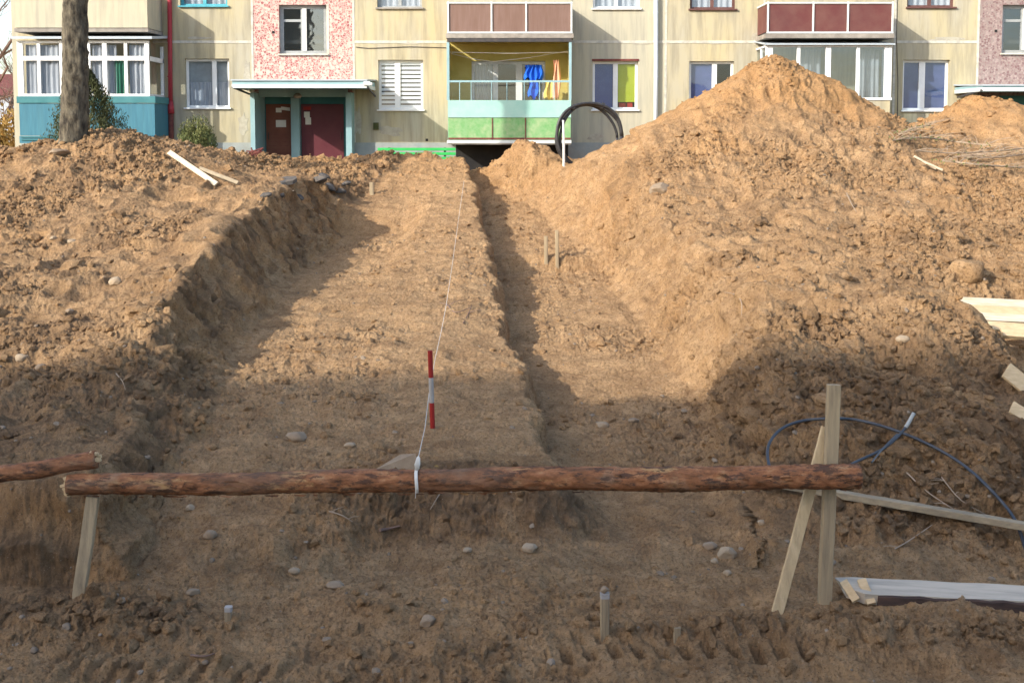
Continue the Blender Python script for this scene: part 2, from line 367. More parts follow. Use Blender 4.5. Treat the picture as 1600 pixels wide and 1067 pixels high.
# ---------------------------------------------------------------- terrain
def wp(px, py, Y): p = P(px, py, Y); return (p.x, p.y, p.z)
GZ = -1.15
TC = [wp(*a) for a in [
 # left bank from near to far
 (170,725,8.9),(60,735,8.9),(-150,745,9.0),(0,650,10.6),(150,650,10.6),(240,598,11.9),(0,590,12.3),(120,560,12.6),(-150,600,12),
 (285,480,14),(180,480,14.6),(50,480,15),(-150,480,15),(340,385,17),(240,385,17.2),(120,400,17.6),(0,400,18),(-150,400,18),
 (385,305,21),(300,310,20.5),(200,310,20.5),(90,320,20.5),(-20,330,20.5),(-180,330,20.5),
 (170,217,23.3),(110,225,23.3),(40,237,23.6),(-40,246,23.6),(-200,248,23.6),(235,226,23.4),(300,243,23.8),(350,255,24.2),(400,270,24.8),(460,279,25.0),(520,289,24.6),
 (430,250,27.5),(500,262,27.5),
 # middle
 (640,372,21.9),(720,372,21.9),(620,340,23.6),(700,335,23.6),(600,300,25.6),(690,300,25.6),(560,249,28),(620,243,28.2),(690,256,28),(735,262,28.2),
 (765,236,27.8),(800,226,27.8),(840,230,27.8),(880,252,27.6),(870,262,26.6),
 # right bank near
 (1200,782,9.1),(1300,792,9.1),(1450,815,9.0),(1650,850,8.9),(1850,870,8.9),(1180,700,10.2),(1300,690,10.2),(1450,700,10.1),(1650,720,10.0),(1850,720,10.0),
 (1130,600,11.4),(1250,590,11.4),(1400,605,11.3),(1560,640,11.2),(1750,670,11.2),
 (1120,515,13.0),(1200,510,12.8),(1320,520,12.7),(1450,520,12.4),(1550,575,12.2),
 (1060,420,17),(1150,415,16.5),(1280,415,16.5),(1400,430,16),(1500,480,14.6),(1620,520,14.6),(1560,440,17),(1720,440,17),(1850,450,17),
 (1000,330,21),(1080,330,20.5),(1200,320,20.3),(1320,325,20.3),(1450,340,20),(1600,345,20),(1800,345,20),
 (960,268,24.0),(1050,240,23.6),(1200,215,23.2),(1320,230,23.2),(1420,262,22.8),(1540,268,23),(1700,270,23),
 (930,245,25.6),(1000,212,25.6),(1050,179,25.6),(1100,144,25.6),(1150,119,25.6),(1210,96,25.6),(1255,122,25.6),(1300,134,25.6),(1350,166,25.6),(1400,198,25.6),(1430,216,25.6),
 (1460,200,26.8),(1510,166,27),(1560,160,27),(1610,174,27),(1700,172,27),(1850,175,27),
]]
TC += [(x, 29.9, GZ) for x in (-18,-12,-8,-5,-3,-1,0.5,2,4,18)] + [(6.6,30.4,GZ),(9.2,30.4,GZ),(12.2,30.6,GZ),(15,30.6,GZ)]
TC += [(x, 34, GZ) for x in (-20,-10,0,10,20)] + [(x, 2, -1.7) for x in (-12,-6,0,6,12)] + [(x, -6, -1.7) for x in (-15,0,15)]
TC += [(-22,12,-1.6),(-22,20,-1.2),(22,12,-1.8),(22,20,-1.2),(x:=-3.0, 5, -2.2),(3.0,5,-2.2)]
TC = np.array(TC)
def tps_fit(pts, lam=.004):
    X = pts[:, :2]; n = len(X); d = np.linalg.norm(X[:,None]-X[None], axis=2)
    K = np.where(d > 0, d*d*np.log(d+1e-9), 0) + lam*np.eye(n)
    Pm = np.hstack([np.ones((n,1)), X]); A = np.block([[K, Pm],[Pm.T, np.zeros((3,3))]])
    return X, np.linalg.solve(A, np.concatenate([pts[:,2], np.zeros(3)]))
TX, TW = tps_fit(TC)
def tps(x, y):
    r = TW[-3] + TW[-2]*x + TW[-1]*y
    for (a, b), wgt in zip(TX, TW[:-3]):
        d2 = (x-a)**2 + (y-b)**2 + 1e-9
        r = r + wgt*.5*d2*np.log(d2)
    return r
LEDGE = [(0.40,9.35),(0.38,12.2),(0.12,15.5),(-0.08,18.4),(-.2,21),(-.4,22.5),(-.85,25),(-1.15,27.2)]
PIT = [(-12,8.15),(-5,8.25),(-2.72,8.05),(-2.85,9.2),(-3.05,11.7),(-3.36,14),(-3.42,17),(-3.45,21),(-3.4,24),(-2.95,26),(-2.5,28.2),(-.9,28.4),(-.2,27.2),(.55,25.6),(1.2,23.6),(1.70,21.6),(2.02,17.5),(2.12,13.7),(1.85,10.6),(1.62,9.6),(1.80,8.8),(1.78,8.35),(2.6,8.5),(4.5,8.75),(12,8.8),(12,4),(-12,4)]
PLAT = [(0.28,9.35),(0.16,12.2),(-.13,15.5),(-.33,18.4),(-.46,21),(-.62,23),(-.88,25),(-1.25,28.6),(-6,28.6),(-6,9.9),(-2.6,9.9),(-1.45,9.25),(-.5,9.5)]
ALC_L = [(-3.55,20.5),(-1.9,20.5),(-1.55,22.0),(-1.75,23.6),(-2.3,25.4),(-3.1,25.6),(-3.45,24)]
BACK_R = [(-.32,20.3),(-.45,22.5),(-.85,25),(-1.1,27.3),(-.6,27.5),(0.4,25.6),(1.1,23.2),(1.7,20.5)]
def base(x, y):
    """smooth ground height plus masks"""
    T = tps(x, y)
    wob = .16*fbm2(x*1.1, y*1.1, 3, 40) + .07*fbm2(x*4, y*4, 3, 41)
    # main pit
    lo = np.interp(y, [5,7.6,9,13.5,18,21.9,22.15,24,26,28.4], [-3.3,-3.2,-3.15,-3.05,-2.8,-2.62,-2.28,-2.05,-1.62,-1.0])
    rise = np.interp(y, [9,16,18], [.30,.33,.44]); hi = np.where(y < 18, lo+rise, np.interp(y, [18,20,22,24,26,28.2], [-2.36,-2.22,-1.92,-1.5,-1.1,-.62]))
    alc = np.where(y < 18, lo+rise, np.interp(y, [18,20,22,23.4,24.2,26,28.2], [-2.36,-2.28,-2.18,-2.10,-1.6,-1.1,-.62]))
    hi = hi + (alc-hi)*sst(-1.7,-2.3,x)
    dp = sdf(PLAT, x, y) + wob*.8 + .07*fbm2(x*6+3, y*6, 2, 46)
    crown = .07*np.exp(-((x+1.0)/.9)**2)*sst(11,14,y)
    pl = 1 - sst(-.02, .13+.5*(1-sst(9.6,10.2,y))+.8*sst(-.9,-1.9,x)*(1-sst(11.5,12.5,y)), dp)
    fl = (lo-.05) + (hi-(lo-.05)+crown)*pl + .05*fbm2(x*.8, y*.8, 3, 44)
    rim = sdf(PIT, x, y); T = T + .18*np.exp(-((rim-1.0)/.5)**2)*(x < -2.5)*sst(10.5,12.5,y)*(1-sst(23,25,y))
    d = sdf(PIT, x, y) + wob*(.5+.5*sst(8.6,10.5,y))
    rs = x > np.interp(y, [20,24,28.4], [.6,-.1,-1.0])
    ww = np.where(rs, np.interp(y, [8,9,10.5,12,17,22], [.35,.4,.9,.8,1.0,1.1]), np.interp(y,[8,10,12,14,22],[.42,.45,.6,.85,.85]))
    ww = np.where(y > 27, .6, ww)
    ww = np.where((x > 1.9) & (y < 10), .75, ww)
    s = np.clip(d/ww, 0, 1); s = np.where(rs, s*s*(3-2*s)*.6+s*.4, np.where((y > 9) & (x < -3), s**1.5, s**1.1))
    z = fl + (np.maximum(T, fl-.05) - fl)*s
    pit = 1 - np.clip(d/ww, 0, 1)
    wall = np.where((d > 0) & (d < ww), 1.0, 0)
    z = z - .55*sst(5.35,5.7,x+.15*wob*6)*sst(10.9,11.7,y)*(1-sst(15.4,16.4,y))
    # foreground berms thrown up by the wheels
    z = z + .08*np.exp(-((y-7.22-.08*np.sin(x*1.7))/.17)**2)*sst(.7, 1.5, x)*(1-sst(2.55,2.9,x))
    z = z + .11*np.exp(-((y-7.45)/.22)**2)*(1-sst(-2.7,-2.2,x))
    return z, pit, wall

cols = np.arange(-270, 1871, 1.45); nr = []
Y = 5.7
while Y < 31.3:
    nr.append(Y); Y += min(.034, max(.0105, Y*Y*1.35/5600))
rows = np.array(nr)
GU, GY = np.meshgrid(cols, rows)
GXx = (GU-CX)/F*GY
x, y = GXx.ravel(), GY.ravel()
z0, pit, wallm = base(x, y)
NR, NC = GU.shape
# slope of the smooth surface for the normal
Z0 = z0.reshape(NR, NC)
dzdu = np.gradient(Z0, axis=1)/np.gradient(GXx, axis=1)
dzdr = np.gradient(Z0, axis=0)/np.gradient(GY, axis=0) - dzdu*np.gradient(GXx, axis=0)/np.gradient(GY, axis=0)
nx, ny = -dzdu.ravel(), -dzdr.ravel(); nl = np.sqrt(nx*nx+ny*ny+1); nx /= nl; ny /= nl; nz = 1/nl
steep = sst(.35, 1.1, np.hypot(dzdu, dzdr).ravel())
floor_ = sst(.6, 1, pit)
heap = (1-floor_)
rough = .42 + .58*heap
# patches of rougher ground
patch = sst(-.25, .45, fbm2(x*.55+3, y*.55, 3, 60))
berm = np.exp(-((y-7.25)/.25)**2)*sst(.5,1.3,x) + np.exp(-((y-7.45)/.3)**2)*(1-sst(-2.6,-1.9,x))
rough2 = (1-.7*np.exp(-((y-7.06)/.16)**4)*sst(0,.3,x)*(1-sst(1.8,2.2,x)))*(1-.4*sst(-2.6,-3.4,x)*(1-sst(14.5,17,y)))*np.clip(.35*np.exp(-((x+.3)/1.0)**4-((y-9.2)/.4)**4) + rough*(.30+1.0*patch)*(1-.8*np.exp(-(((x+4.5)/.8)**2+((y-17)/2.2)**2))) + .8*berm, 0, 1.4)
disp = .22*fbm2(x*.75+2, y*.75, 3, 17)*heap*(x > 2.8)*sst(15,18,y) + .12*fbm2(x*1.3, y*1.3, 3, 11)*(.6+.4*heap)
q = vn3(x*3.1, y*3.1, z0*3.1, 12); disp += .068*(1-2*np.abs(q))*rough
q = vn3(x*7.3, y*7.3, z0*7.3, 13); disp += .042*(1-2*np.abs(q))*rough2
q = vn3(x*17, y*17, z0*17, 14); disp += .026*(1-2*np.abs(q))*rough2
q = vn3(x*38, y*38, z0*38, 15); disp += .016*q*(.5+.5*rough2)
q = vn3(x*80, y*80, z0*80, 16); disp += .0065*q*np.clip((16-y)/6, 0, 1)
disp += .30*.34*domes(x, y, .34, 21, .30, .18, .45, .6)*rough2*heap
disp -= .55*.22*domes(x+5, y-3, .22, 27, .30, .15, .42, .7)*rough2*(.3+.7*heap)
disp -= .8*.10*domes(x+2, y-7, .10, 28, .35, .15, .45, .7)*(.3+.7*rough2)
disp += .018*fbm2(x*1.3+y*.4, y*7, 3, 35)*floor_
disp += .42*.15*domes(x, y, .15, 22, .45, .2, .5, .6)*rough2
disp += .5*.07*domes(x, y, .07, 23, .45, .2, .5, .6)*(.35+.65*rough2)
disp += .25*.5*domes(x+3, y, .8, 24, .3, .2, .45, .5)*heap*(1-steep)
# scrape marks running down the cut faces and down the right bank
near = (y < 9)*(x < -2.5); sc = fbm2(np.where(near, x*6+z0*2.0, y*5.5 + z0*4.0), np.where(near, z0*.8, x*.9 + z0*.5), 3, 31); disp += np.where(near, .05, .12)*sc*steep*wallm*np.where(x > 0, .3, 1)
sc2 = fbm2(np.where(near, x*17+z0*5, y*16 + z0*10), np.where(near, z0*2, x*2), 2, 32); disp += np.where(near, .02, .05)*sc2*steep*wallm
rb = sst(2.2, 3.2, x)*(1-sst(9, 12, x))*sst(12.3, 13.5, y)*(1-sst(19,22,y))
st = fbm2((x*.55+y*.83)*2.6, (x*.83-y*.55)*.35, 3, 33); disp += .13*(1-2*np.abs(st))*rb
st = fbm2((x-y*.3)*2.2, (y)*.4, 3, 34); disp += .05*st*(1-sst(-5,-4,x))*(1-sst(18,21,y))
X3 = x + nx*disp; Y3 = y + ny*disp; Z3 = z0 + nz*disp
# small pits/holes in the heaps
ho = domes(x+9, y+2, .55, 70, .22, .12, .28, .6); Z3 -= .35*ho*.9*heap*(1-steep)*sst(.2,.6,patch)
for hx, hy, hr, hd in ((3.95,11.9,.34,.34),(3.2,12.4,.2,.12),(5.1,24.3,.22,.20),(6.7,24.5,.22,.18),(7.0,24.9,.14,.18),(6.3,21.5,.16,.2),(5.0,20.6,.16,.16),(4.9,16.8,.14,.16),(6.5,17.5,.15,.2),(3.6,16.2,.12,.14),(5.6,14.8,.16,.2),(-6.6,14.6,.14,.14),(-7.4,18,.18,.16),(-5.6,15.4,.2,.16),(-8.6,16.5,.2,.16),(-6.0,20.5,.2,.16),(2.6,20.4,.12,.16)):
    Z3 -= hd*np.exp(-(((x-hx)/(hr*1.5))**2+((y-hy)/hr)**2))
# wheel tread prints in the near mud
def tread(x, y, xa, xb, yc, wd, per, dep, lean):
    u = (x + lean*(y-yc))/per; f = u-np.floor(u)
    return -dep*(sst(.0,.15,f)*(1-sst(.45,.6,f)))*np.exp(-((y-yc)/wd)**4)*sst(xa,xa+.15,x)*(1-sst(xb-.15,xb,x))
Z3 += tread(x, y, .15, 1.95, 7.04, .08, .15, .10, .12) + tread(x+.07, y, .3, 1.9, 7.22, .06, .15, .045, .15) + tread(x, y, -2.9, -1.3, 6.93, .10, .13, .045, -.4)
Z3 -= .03*np.exp(-((y-6.82)/.07)**4)*sst(-3.2,-2.5,x)
bearing = np.stack([X3, Y3, Z3], 1).reshape(NR, NC, 3)
def proj(p):
    d = p[...,1]*cs - p[...,2]*sn
    return CX + F*p[...,0]/d, CY - F*(p[...,1]*sn + p[...,2]*cs)/d
PJX, PJY = proj(bearing)
def hit(px, py):
    """first ground point seen at a photo pixel"""
    g = px
    for _ in range(4):
        c = int(np.clip(round((g-cols[0])/1.45), 0, NC-1))
        k = np.nonzero(PJY[:, c] <= py)[0]; k = k[0] if len(k) else NR-1
        g += (px - PJX[k, c])*.95
    return Vector(bearing[k, c])
def ground_z(xx, yy):
    k = int(np.clip(np.searchsorted(rows, yy), 0, NR-1)); c = int(np.clip(round((CX+F*xx/yy-cols[0])/1.45), 0, NC-1))
    return float(bearing[k, c, 2])
# soil colours: humus, sand, orange clay; extra dark at the back-left corner of the cut
def blob(cx, cy, rx, ry): return np.exp(-(((x-cx)/rx)**2+((y-cy)/ry)**2)**1.5)
rimd = sdf(PIT, x, y); TOPZ = z0
n1 = fbm2(x*1.6, y*1.6, 4, 50); n2 = fbm2(x*5, y*5, 4, 51)
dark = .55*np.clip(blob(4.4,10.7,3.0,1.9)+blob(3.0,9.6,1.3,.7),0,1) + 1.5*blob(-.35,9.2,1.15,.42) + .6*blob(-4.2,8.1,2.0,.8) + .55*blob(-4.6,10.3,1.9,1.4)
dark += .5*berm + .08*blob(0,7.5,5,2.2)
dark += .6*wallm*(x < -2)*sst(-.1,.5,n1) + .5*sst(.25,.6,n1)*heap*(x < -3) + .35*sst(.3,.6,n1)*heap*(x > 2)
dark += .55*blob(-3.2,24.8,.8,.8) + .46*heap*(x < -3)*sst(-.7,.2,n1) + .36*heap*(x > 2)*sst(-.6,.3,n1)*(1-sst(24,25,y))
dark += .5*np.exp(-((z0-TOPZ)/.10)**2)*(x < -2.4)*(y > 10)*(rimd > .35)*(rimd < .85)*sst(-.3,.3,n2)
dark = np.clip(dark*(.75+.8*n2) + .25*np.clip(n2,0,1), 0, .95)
orange = .55*sst(.2,1.3,Z3+.4)*(x > 1) + .45*blob(-4.0,23.6,1.5,.8)+ .35*sst(24,28,y) + .35*sst(.15,.5,fbm2(x*.9+5,y*.9,3,52))*heap + .5*sst(.0,.4,fbm2(y*3+z0*2,z0*5,3,55))*wallm*(x < -2)
orange = np.clip(orange*(1+.7*n2), 0, 1)
V = bearing.reshape(-1, 3)
idx = np.arange(NR*NC).reshape(NR, NC)
Q = np.stack([idx[:-1,:-1], idx[:-1,1:], idx[1:,1:], idx[1:,:-1]], -1).reshape(-1, 4)
fc = Q[:, 0]; fx, fy = x[fc], y[fc]
z0f = z0[fc]; hp = heap[fc]
region = np.zeros(len(Q), int)
region[(fx > 1.6) & (fy > 19.5) & (fy < 29.5) & (hp > .5)] = 1                       # large heap on the right
split = (fx > 9.0-.0*fy) & (fy > 22) & (region == 1)
region[split] = 2
region[(fx < -3.2) & (fy > 20.3) & (fy < 28.5) & (hp > .5)] = 3
region[(fx > -1.2) & (fx <= 1.6) & (fy > 26.6) & (fy < 29.5)] = 4
names = {0: ('ground', 'bare sandy soil with a stepped trench dug down the middle'),
         1: ('dirt_mound', 'tallest heap of loose orange brown soil, in front of the glazed balcony'),
         2: ('dirt_mound', 'lower soil heap at the far right in front of the second canopy'),
         3: ('dirt_mound', 'lumpy soil heap on the left around the foot of the tree'),
         4: ('dirt_mound', 'small smooth sand heap in front of the green balcony')}
for r, (nm, lb) in names.items():
    q = Q[region == r]; u, inv = np.unique(q, return_inverse=True)
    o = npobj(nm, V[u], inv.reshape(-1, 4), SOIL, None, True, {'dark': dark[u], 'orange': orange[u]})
    tag(o, lb, 'ground' if r == 0 else 'dirt mound', None, 'structure')
# wide coarse ground around it, out to the horizon
gx = np.concatenate([np.linspace(-900,-40,12), np.arange(-36,37,.75), np.linspace(40,900,12)])
gy = np.concatenate([np.linspace(-900,-40,12), np.arange(-36,60,.75), np.linspace(66,1200,12)])
A, B = np.meshgrid(gx, gy); a, b = A.ravel(), B.ravel()
zz, _, _ = base(np.clip(a,-22,22), np.clip(b,-6,33)); inside_far = (np.abs(a) > 22) | (b > 33) | (b < -6)
zz = np.where(inside_far, np.where(b > 25, GZ, np.where(b < 4, -1.7, GZ-.03*(25-np.clip(b,4,25)))), zz)
pxg = CX + F*a/np.maximum(b, .1)
inm = (pxg > -262) & (pxg < 1862) & (b > 5.75) & (b < 31.2)
zz = np.where(inm, zz-.12, zz); zz += .04*fbm2(a, b, 3, 80)*(~inm)
id2 = np.arange(a.size).reshape(A.shape)
q2 = np.stack([id2[:-1,:-1], id2[:-1,1:], id2[1:,1:], id2[1:,:-1]], -1).reshape(-1, 4)
q2 = q2[~inm[q2].all(axis=1)]
o = npobj('surrounding_ground', np.stack([a, b, zz-.02], 1), q2, SOIL, None, True, {'dark': np.full(a.size, .35), 'orange': np.zeros(a.size)})
tag(o, 'bare earth yard around the dig', 'ground', None, 'structure')

# ---------------------------------------------------------------- loose clods and gravel (nobody could count them)
ICO = None
def ico():
    t = (1+5**.5)/2
    v = np.array([(-1,t,0),(1,t,0),(-1,-t,0),(1,-t,0),(0,-1,t),(0,1,t),(0,-1,-t),(0,1,-t),(t,0,-1),(t,0,1),(-t,0,-1),(-t,0,1)], float)
    f = np.array([(0,11,5),(0,5,1),(0,1,7),(0,7,10),(0,10,11),(1,5,9),(5,11,4),(11,10,2),(10,7,6),(7,1,8),(3,9,4),(3,4,2),(3,2,6),(3,6,8),(3,8,9),(4,9,5),(2,4,11),(6,2,10),(8,6,7),(9,8,1)])
    return v/np.linalg.norm(v[0]), f
def sub(v, f):
    vs = [tuple(p) for p in v]; c = {}; nf = []
    def mid(a, b):
        k = (min(a,b), max(a,b))
        if k not in c:
            m = (np.array(vs[a])+np.array(vs[b])); m /= np.linalg.norm(m); vs.append(tuple(m)); c[k] = len(vs)-1
        return c[k]
    for a, b, d in f:
        ab, bd, da = mid(a,b), mid(b,d), mid(d,a); nf += [(a,ab,da),(ab,b,bd),(da,bd,d),(ab,bd,da)]
    return np.array(vs), np.array(nf)
def scatter(name, label, cat, n, wts, rlo, rhi, power, mt, sink=.25, flat=.7, subdiv=0, dk=None, jit=.28):
    v0, f0 = ico()
    for _ in range(subdiv): v0, f0 = sub(v0, f0)
    pw = wts/wts.sum(); ids = RNG.choice(len(pw), n, p=pw)
    r = rlo + (rhi-rlo)*RNG.random(n)**power
    ang = RNG.random((n,3))*6.28; sc = r[:,None]*np.stack([1+.5*RNG.random(n), .8+.3*RNG.random(n), flat*(.8+.4*RNG.random(n))], 1)
    vv = v0[None]*(1+jit*(RNG.random((n, len(v0), 1))-.5)*2)*sc[:,None,:]
    ca, sa = np.cos(ang[:,0])[:,None], np.sin(ang[:,0])[:,None]; cb, sb = np.cos(ang[:,1]*.12)[:,None], np.sin(ang[:,1]*.12)[:,None]
    X_ = vv[...,0]*ca - vv[...,1]*sa; Y_ = vv[...,0]*sa + vv[...,1]*ca; Z_ = vv[...,2]
    Y2 = Y_*cb - Z_*sb; Z2 = Y_*sb + Z_*cb
    pos = V[ids]; off = r*flat*(1-2*sink)
    W = np.stack([X_+pos[:,0:1], Y2+pos[:,1:2], Z2+pos[:,2:3]+off[:,None]], -1).reshape(-1,3)
    Fc = (f0[None]+np.arange(n)[:,None,None]*len(v0)).reshape(-1,3)
    k = len(v0)
    at = {'dark': np.repeat(np.clip(dark[ids]+(dk if dk is not None else 0)+.25*(RNG.random(n)-.5),0,.95), k), 'orange': np.repeat(orange[ids], k)}
    o = npobj(name, W, Fc, mt, None, False, at); tag(o, label, cat, None, 'stuff'); return o
area = (np.gradient(GY, axis=0)*np.gradient(GXx, axis=1)).ravel()
vis = (PJX.ravel() > -60) & (PJX.ravel() < 1660) & (PJY.ravel() < 1110) & (y < 29)
wc = area*vis*(rough2**1.5+.05)*(1-.75*steep)
scatter('loose_clods', 'crumbs and clods of loose soil strewn over the dig', 'soil clods', 42000, wc*rough2*np.clip(14/y,.5,2), .008, .048, 3.8, SOIL, .3, .85, 0, .08, .42)
scatter('large_clods', 'fist sized lumps of soil on the heaps and banks', 'soil clods', 650, wc*(heap+.05), .04, .12, 2.8, SOIL, .35, .75, 1, .1, .30)
scatter('gravel', 'small pale pebbles scattered over the soil', 'gravel', 1500, area*vis*(.3+rough2)*np.clip(14/y,.5,2), .008, .028, 2.6, mat('dusty_pebble', (.27,.21,.15), (.18,.135,.095), 9, .9), .40, .65, 1, None, .16)

# ---------------------------------------------------------------- single stones
def stone_mb(r, sx, sy, sz, seed):
    v0, f0 = ico(); v0, f0 = sub(v0, f0); v0, f0 = sub(v0, f0)
    rg = np.random.default_rng(seed)
    d = np.zeros(len(v0))
    for _ in range(9):
        a = rg.normal(size=3); a /= np.linalg.norm(a); k = rg.uniform(.62, .95)
        dd = v0@a; v0 = v0 - np.outer(np.maximum(dd-k, 0)*.85, a)
    v0 = v0*(1+.05*rg.normal(size=(len(v0),1))*.5)*np.array([sx,sy,sz])*r
    t = rg.random()*6; c, s = math.cos(t), math.sin(t)*.35
    v0 = np.stack([v0[:,0]*math.cos(s)-v0[:,1]*math.sin(s), v0[:,0]*math.sin(s)+v0[:,1]*math.cos(s), v0[:,2]], 1)
    m = MB(); m.v = [tuple(p) for p in v0]; m.f = [tuple(int(i) for i in t_) for t_ in f0]; return m
STONES = [ # px, py (base), width px, height ratio, material, label
 (1136,870,34,.75,'stonep','largest pale stone, rounded, on the trench floor below the long batten'),
 (1110,858,26,.55,'stone','grey brown stone just behind the largest pale stone'),
 (1118,880,14,.7,'stonep','small pale stone in front of the largest pale stone'),
 (1137,900,14,.8,'stonep','small pinkish stone below the largest pale stone'),
 (829,862,27,.7,'stonep','pale stone on the floor under the dark soil step'),
 (327,842,24,.75,'stone','grey stone on the left of the pit floor below the log'),
 (298,798,17,.8,'stonep','pale stone just under the log near its left stake'),
 (668,978,30,.75,'stone','grey rounded stone between the two survey pegs'),
 (461,687,36,.55,'stone','broad flat grey stone on the shaded bench behind the log'),
 (180,445,24,.75,'stonep','pale stone half way up the left bank'),
 (33,566,26,.6,'stonep','pale stone at the left edge on the bank at the shadow line'),
 (62,578,22,.6,'stone','dull stone beside the pale one at the left edge'),
 (188,943,18,.6,'stone','grey stone to the right of the left stake'),
 (1411,533,22,.6,'stonep','pale stone at the shadow edge on the right bank'),
 (1030,302,40,.6,'stone','boulder on the sunlit slope left of the tallest heap'),
 (941,667,22,.5,'stonep','pale stone on the shaded floor of the right trench'),
 (990,663,18,.5,'stone','small stone to the right on the shaded right trench floor'),
 (524,918,32,.3,'stone','flat flake of stone lying on the pit floor'),
 (458,897,20,.6,'stonep','pale stone left of the flat flake'),
 (300,932,24,.5,'stone','low stone left of the white topped peg'),
 (730,862,16,.6,'stonep','small pale stone at the foot of the dark step'),
 (82,375,14,.6,'stonep','small pale stone high on the left bank'),
 (111,380,18,.5,'stonep','pale flat stone next to the small one high on the left bank'),
 (106,489,16,.6,'stone','stone in the middle of the sunlit left bank'),
 (545,700,20,.5,'stonep','pale stone behind the log left of the red stake'),
 (1190,820,16,.6,'stonep','light stone sticking out of the bank edge at the end of the batten'),
 (88,240,34,.4,'stone','flat dark slab of stone on the left heap near the tree'),
]
for i, (px, py, wpx, hr, mm, lb) in enumerate(STONES):
    p = hit(px, py); r = wpx/2*p.y/F
    o = obj('stone', stone_mb(r, 1.0, .85, hr, 100+i), M[mm], None, False); o.location = p + Vector((0, r*.35, r*hr*.28))
    tag(o, lb, 'stone', 'stones lying in the soil')
# big clod with a hollow on the right bank
p = hit(1515, 440); o = obj('soil_lump', stone_mb(.30, 1.15, .9, .75, 77), SOIL, None, True); o.location = p+Vector((0,.15,.08)); tag(o, 'big rounded lump of soil above the stacked planks', 'soil lump')
# flat triangular slab behind the log
p = hit(625, 735); m = MB(); s = p.y/F
pts = [(-42,0),(26,2),(12,-3),(-8,-2)]
a = [Vector((-40*s,0,0)), Vector((30*s,-.02,.0)), Vector((24*s,.03,.125)), Vector((-2*s,.14,.09))]
m.add([*a, *[q+Vector((0,.05,-.03)) for q in a]], [(0,1,2,3),(7,6,5,4),(0,4,5,1),(1,5,6,2),(2,6,7,3),(3,7,4,0)])
o = obj('stone', m, M['stone']); o.location = p+Vector((0,.02,-.01)); tag(o, 'tilted triangular slab behind the string bundle on the log', 'stone', 'stones lying in the soil')

# ---------------------------------------------------------------- timber rail across the pit
def log_mb(p0, p1, r0, r1, seed, seg=36, n=300, sag=.0):
    rg = np.random.default_rng(seed); p0 = Vector(p0); p1 = Vector(p1)
    ts = np.linspace(0, 1, n); L = (p1-p0).length
    pts = []; rr = []
    for t in ts:
        p = p0.lerp(p1, t); p.z += .007*math.sin(t*9+seed) + .004*math.sin(t*23) - sag*math.sin(math.pi*t); p.y += .012*math.sin(t*7)
        pts.append(p); rr.append((r0+(r1-r0)*t)*(1+.03*math.sin(t*31+seed)))
    A_ = np.linspace(0, 2*np.pi, seg, endpoint=False)
    xx, aa = np.meshgrid(ts*L, A_, indexing='ij')
    nz_ = .075*vn3(xx*40, np.cos(aa)*9+5, np.sin(aa)*9, seed+7) + .05*vn3(xx*6, np.cos(aa)*2.5+5, np.sin(aa)*2.5, seed) + .05*vn3(xx*16, np.cos(aa)*6+5, np.sin(aa)*6, seed+1) + .07*np.clip(vn3(xx*2.2, np.cos(aa)*1.5+5, np.sin(aa)*1.5, seed+2),0,1)
    m = MB(); m.tube(pts, rr, seg, rf=lambda i, j: 1+float(nz_[i, j])); return m
def log_material():
    m = bpy.data.materials.new('peeling_pine_log'); m.use_nodes = True; n = m.node_tree.nodes; l = m.node_tree.links
    b = n['Principled BSDF']; b.inputs['Roughness'].default_value = .75; b.inputs['Specular IOR Level'].default_value = .25
    tc = n.new('ShaderNodeTexCoord')
    def noise(sc, st, det=6, ro=.65):
        mp = n.new('ShaderNodeMapping'); mp.inputs['Scale'].default_value = st; l.new(tc.outputs['Object'], mp.inputs[0])
        t = n.new('ShaderNodeTexNoise'); t.inputs['Scale'].default_value = sc; t.inputs['Detail'].default_value = det; t.inputs['Roughness'].default_value = ro
        l.new(mp.outputs[0], t.inputs[0]); return t.outputs['Fac']
    def ramp(f, stops):
        r = n.new('ShaderNodeValToRGB'); e = r.color_ramp.elements
        while len(e) < len(stops): e.new(.5)
        for i, (p_, c_) in enumerate(stops): e[i].position = p_; e[i].color = (*c_, 1)
        l.new(f, r.inputs[0]); return r.outputs[0]
    c = ramp(noise(7, (.8,2.0,2.0), 10, .72), [(.32,(.055,.030,.018)),(.42,(.19,.080,.034)),(.52,(.28,.115,.052)),(.60,(.36,.17,.075)),(.70,(.42,.28,.16))])
    def mx(f, a_, c_):
        x_ = n.new('ShaderNodeMix'); x_.data_type = 'RGBA'; l.new(f, x_.inputs[0]); l.new(a_, x_.inputs[6]); x_.inputs[7].default_value = (*c_, 1); return x_.outputs[2]
    def mr(f, lo, hi, t=1.):
        r = n.new('ShaderNodeMapRange'); r.inputs[1].default_value = lo; r.inputs[2].default_value = hi; r.inputs[4].default_value = t; l.new(f, r.inputs[0]); return r.outputs[0]
    c = mx(mr(noise(9, (.7,2,2), 5), .60, .66, .8), c, (.05,.035,.03))
    c = mx(mr(noise(2.6, (.8,3,3), 8), .60, .645, .9), c, (.46,.27,.115))
    c = mx(mr(noise(5, (1,1,1), 7), .55, .7, .55), c, (.27,.19,.125))
    c = mx(mr(noise(11, (.6,2,2), 8, .75), .52, .57, .85), c, (.06,.034,.024))
    c = mx(mr(noise(2.0, (.6,2,2), 6), .52, .62, .5), c, (.14,.085,.055))
    l.new(c, b.inputs['Base Color'])
    bp = n.new('ShaderNodeBump'); bp.inputs['Strength'].default_value = .9; bp.inputs['Distance'].default_value = .012
    l.new(noise(14, (.6,2,2), 8, .7), bp.inputs['Height']); l.new(bp.outputs[0], b.inputs['Normal'])
    return m
M['log'] = log_material()
LY = 7.62
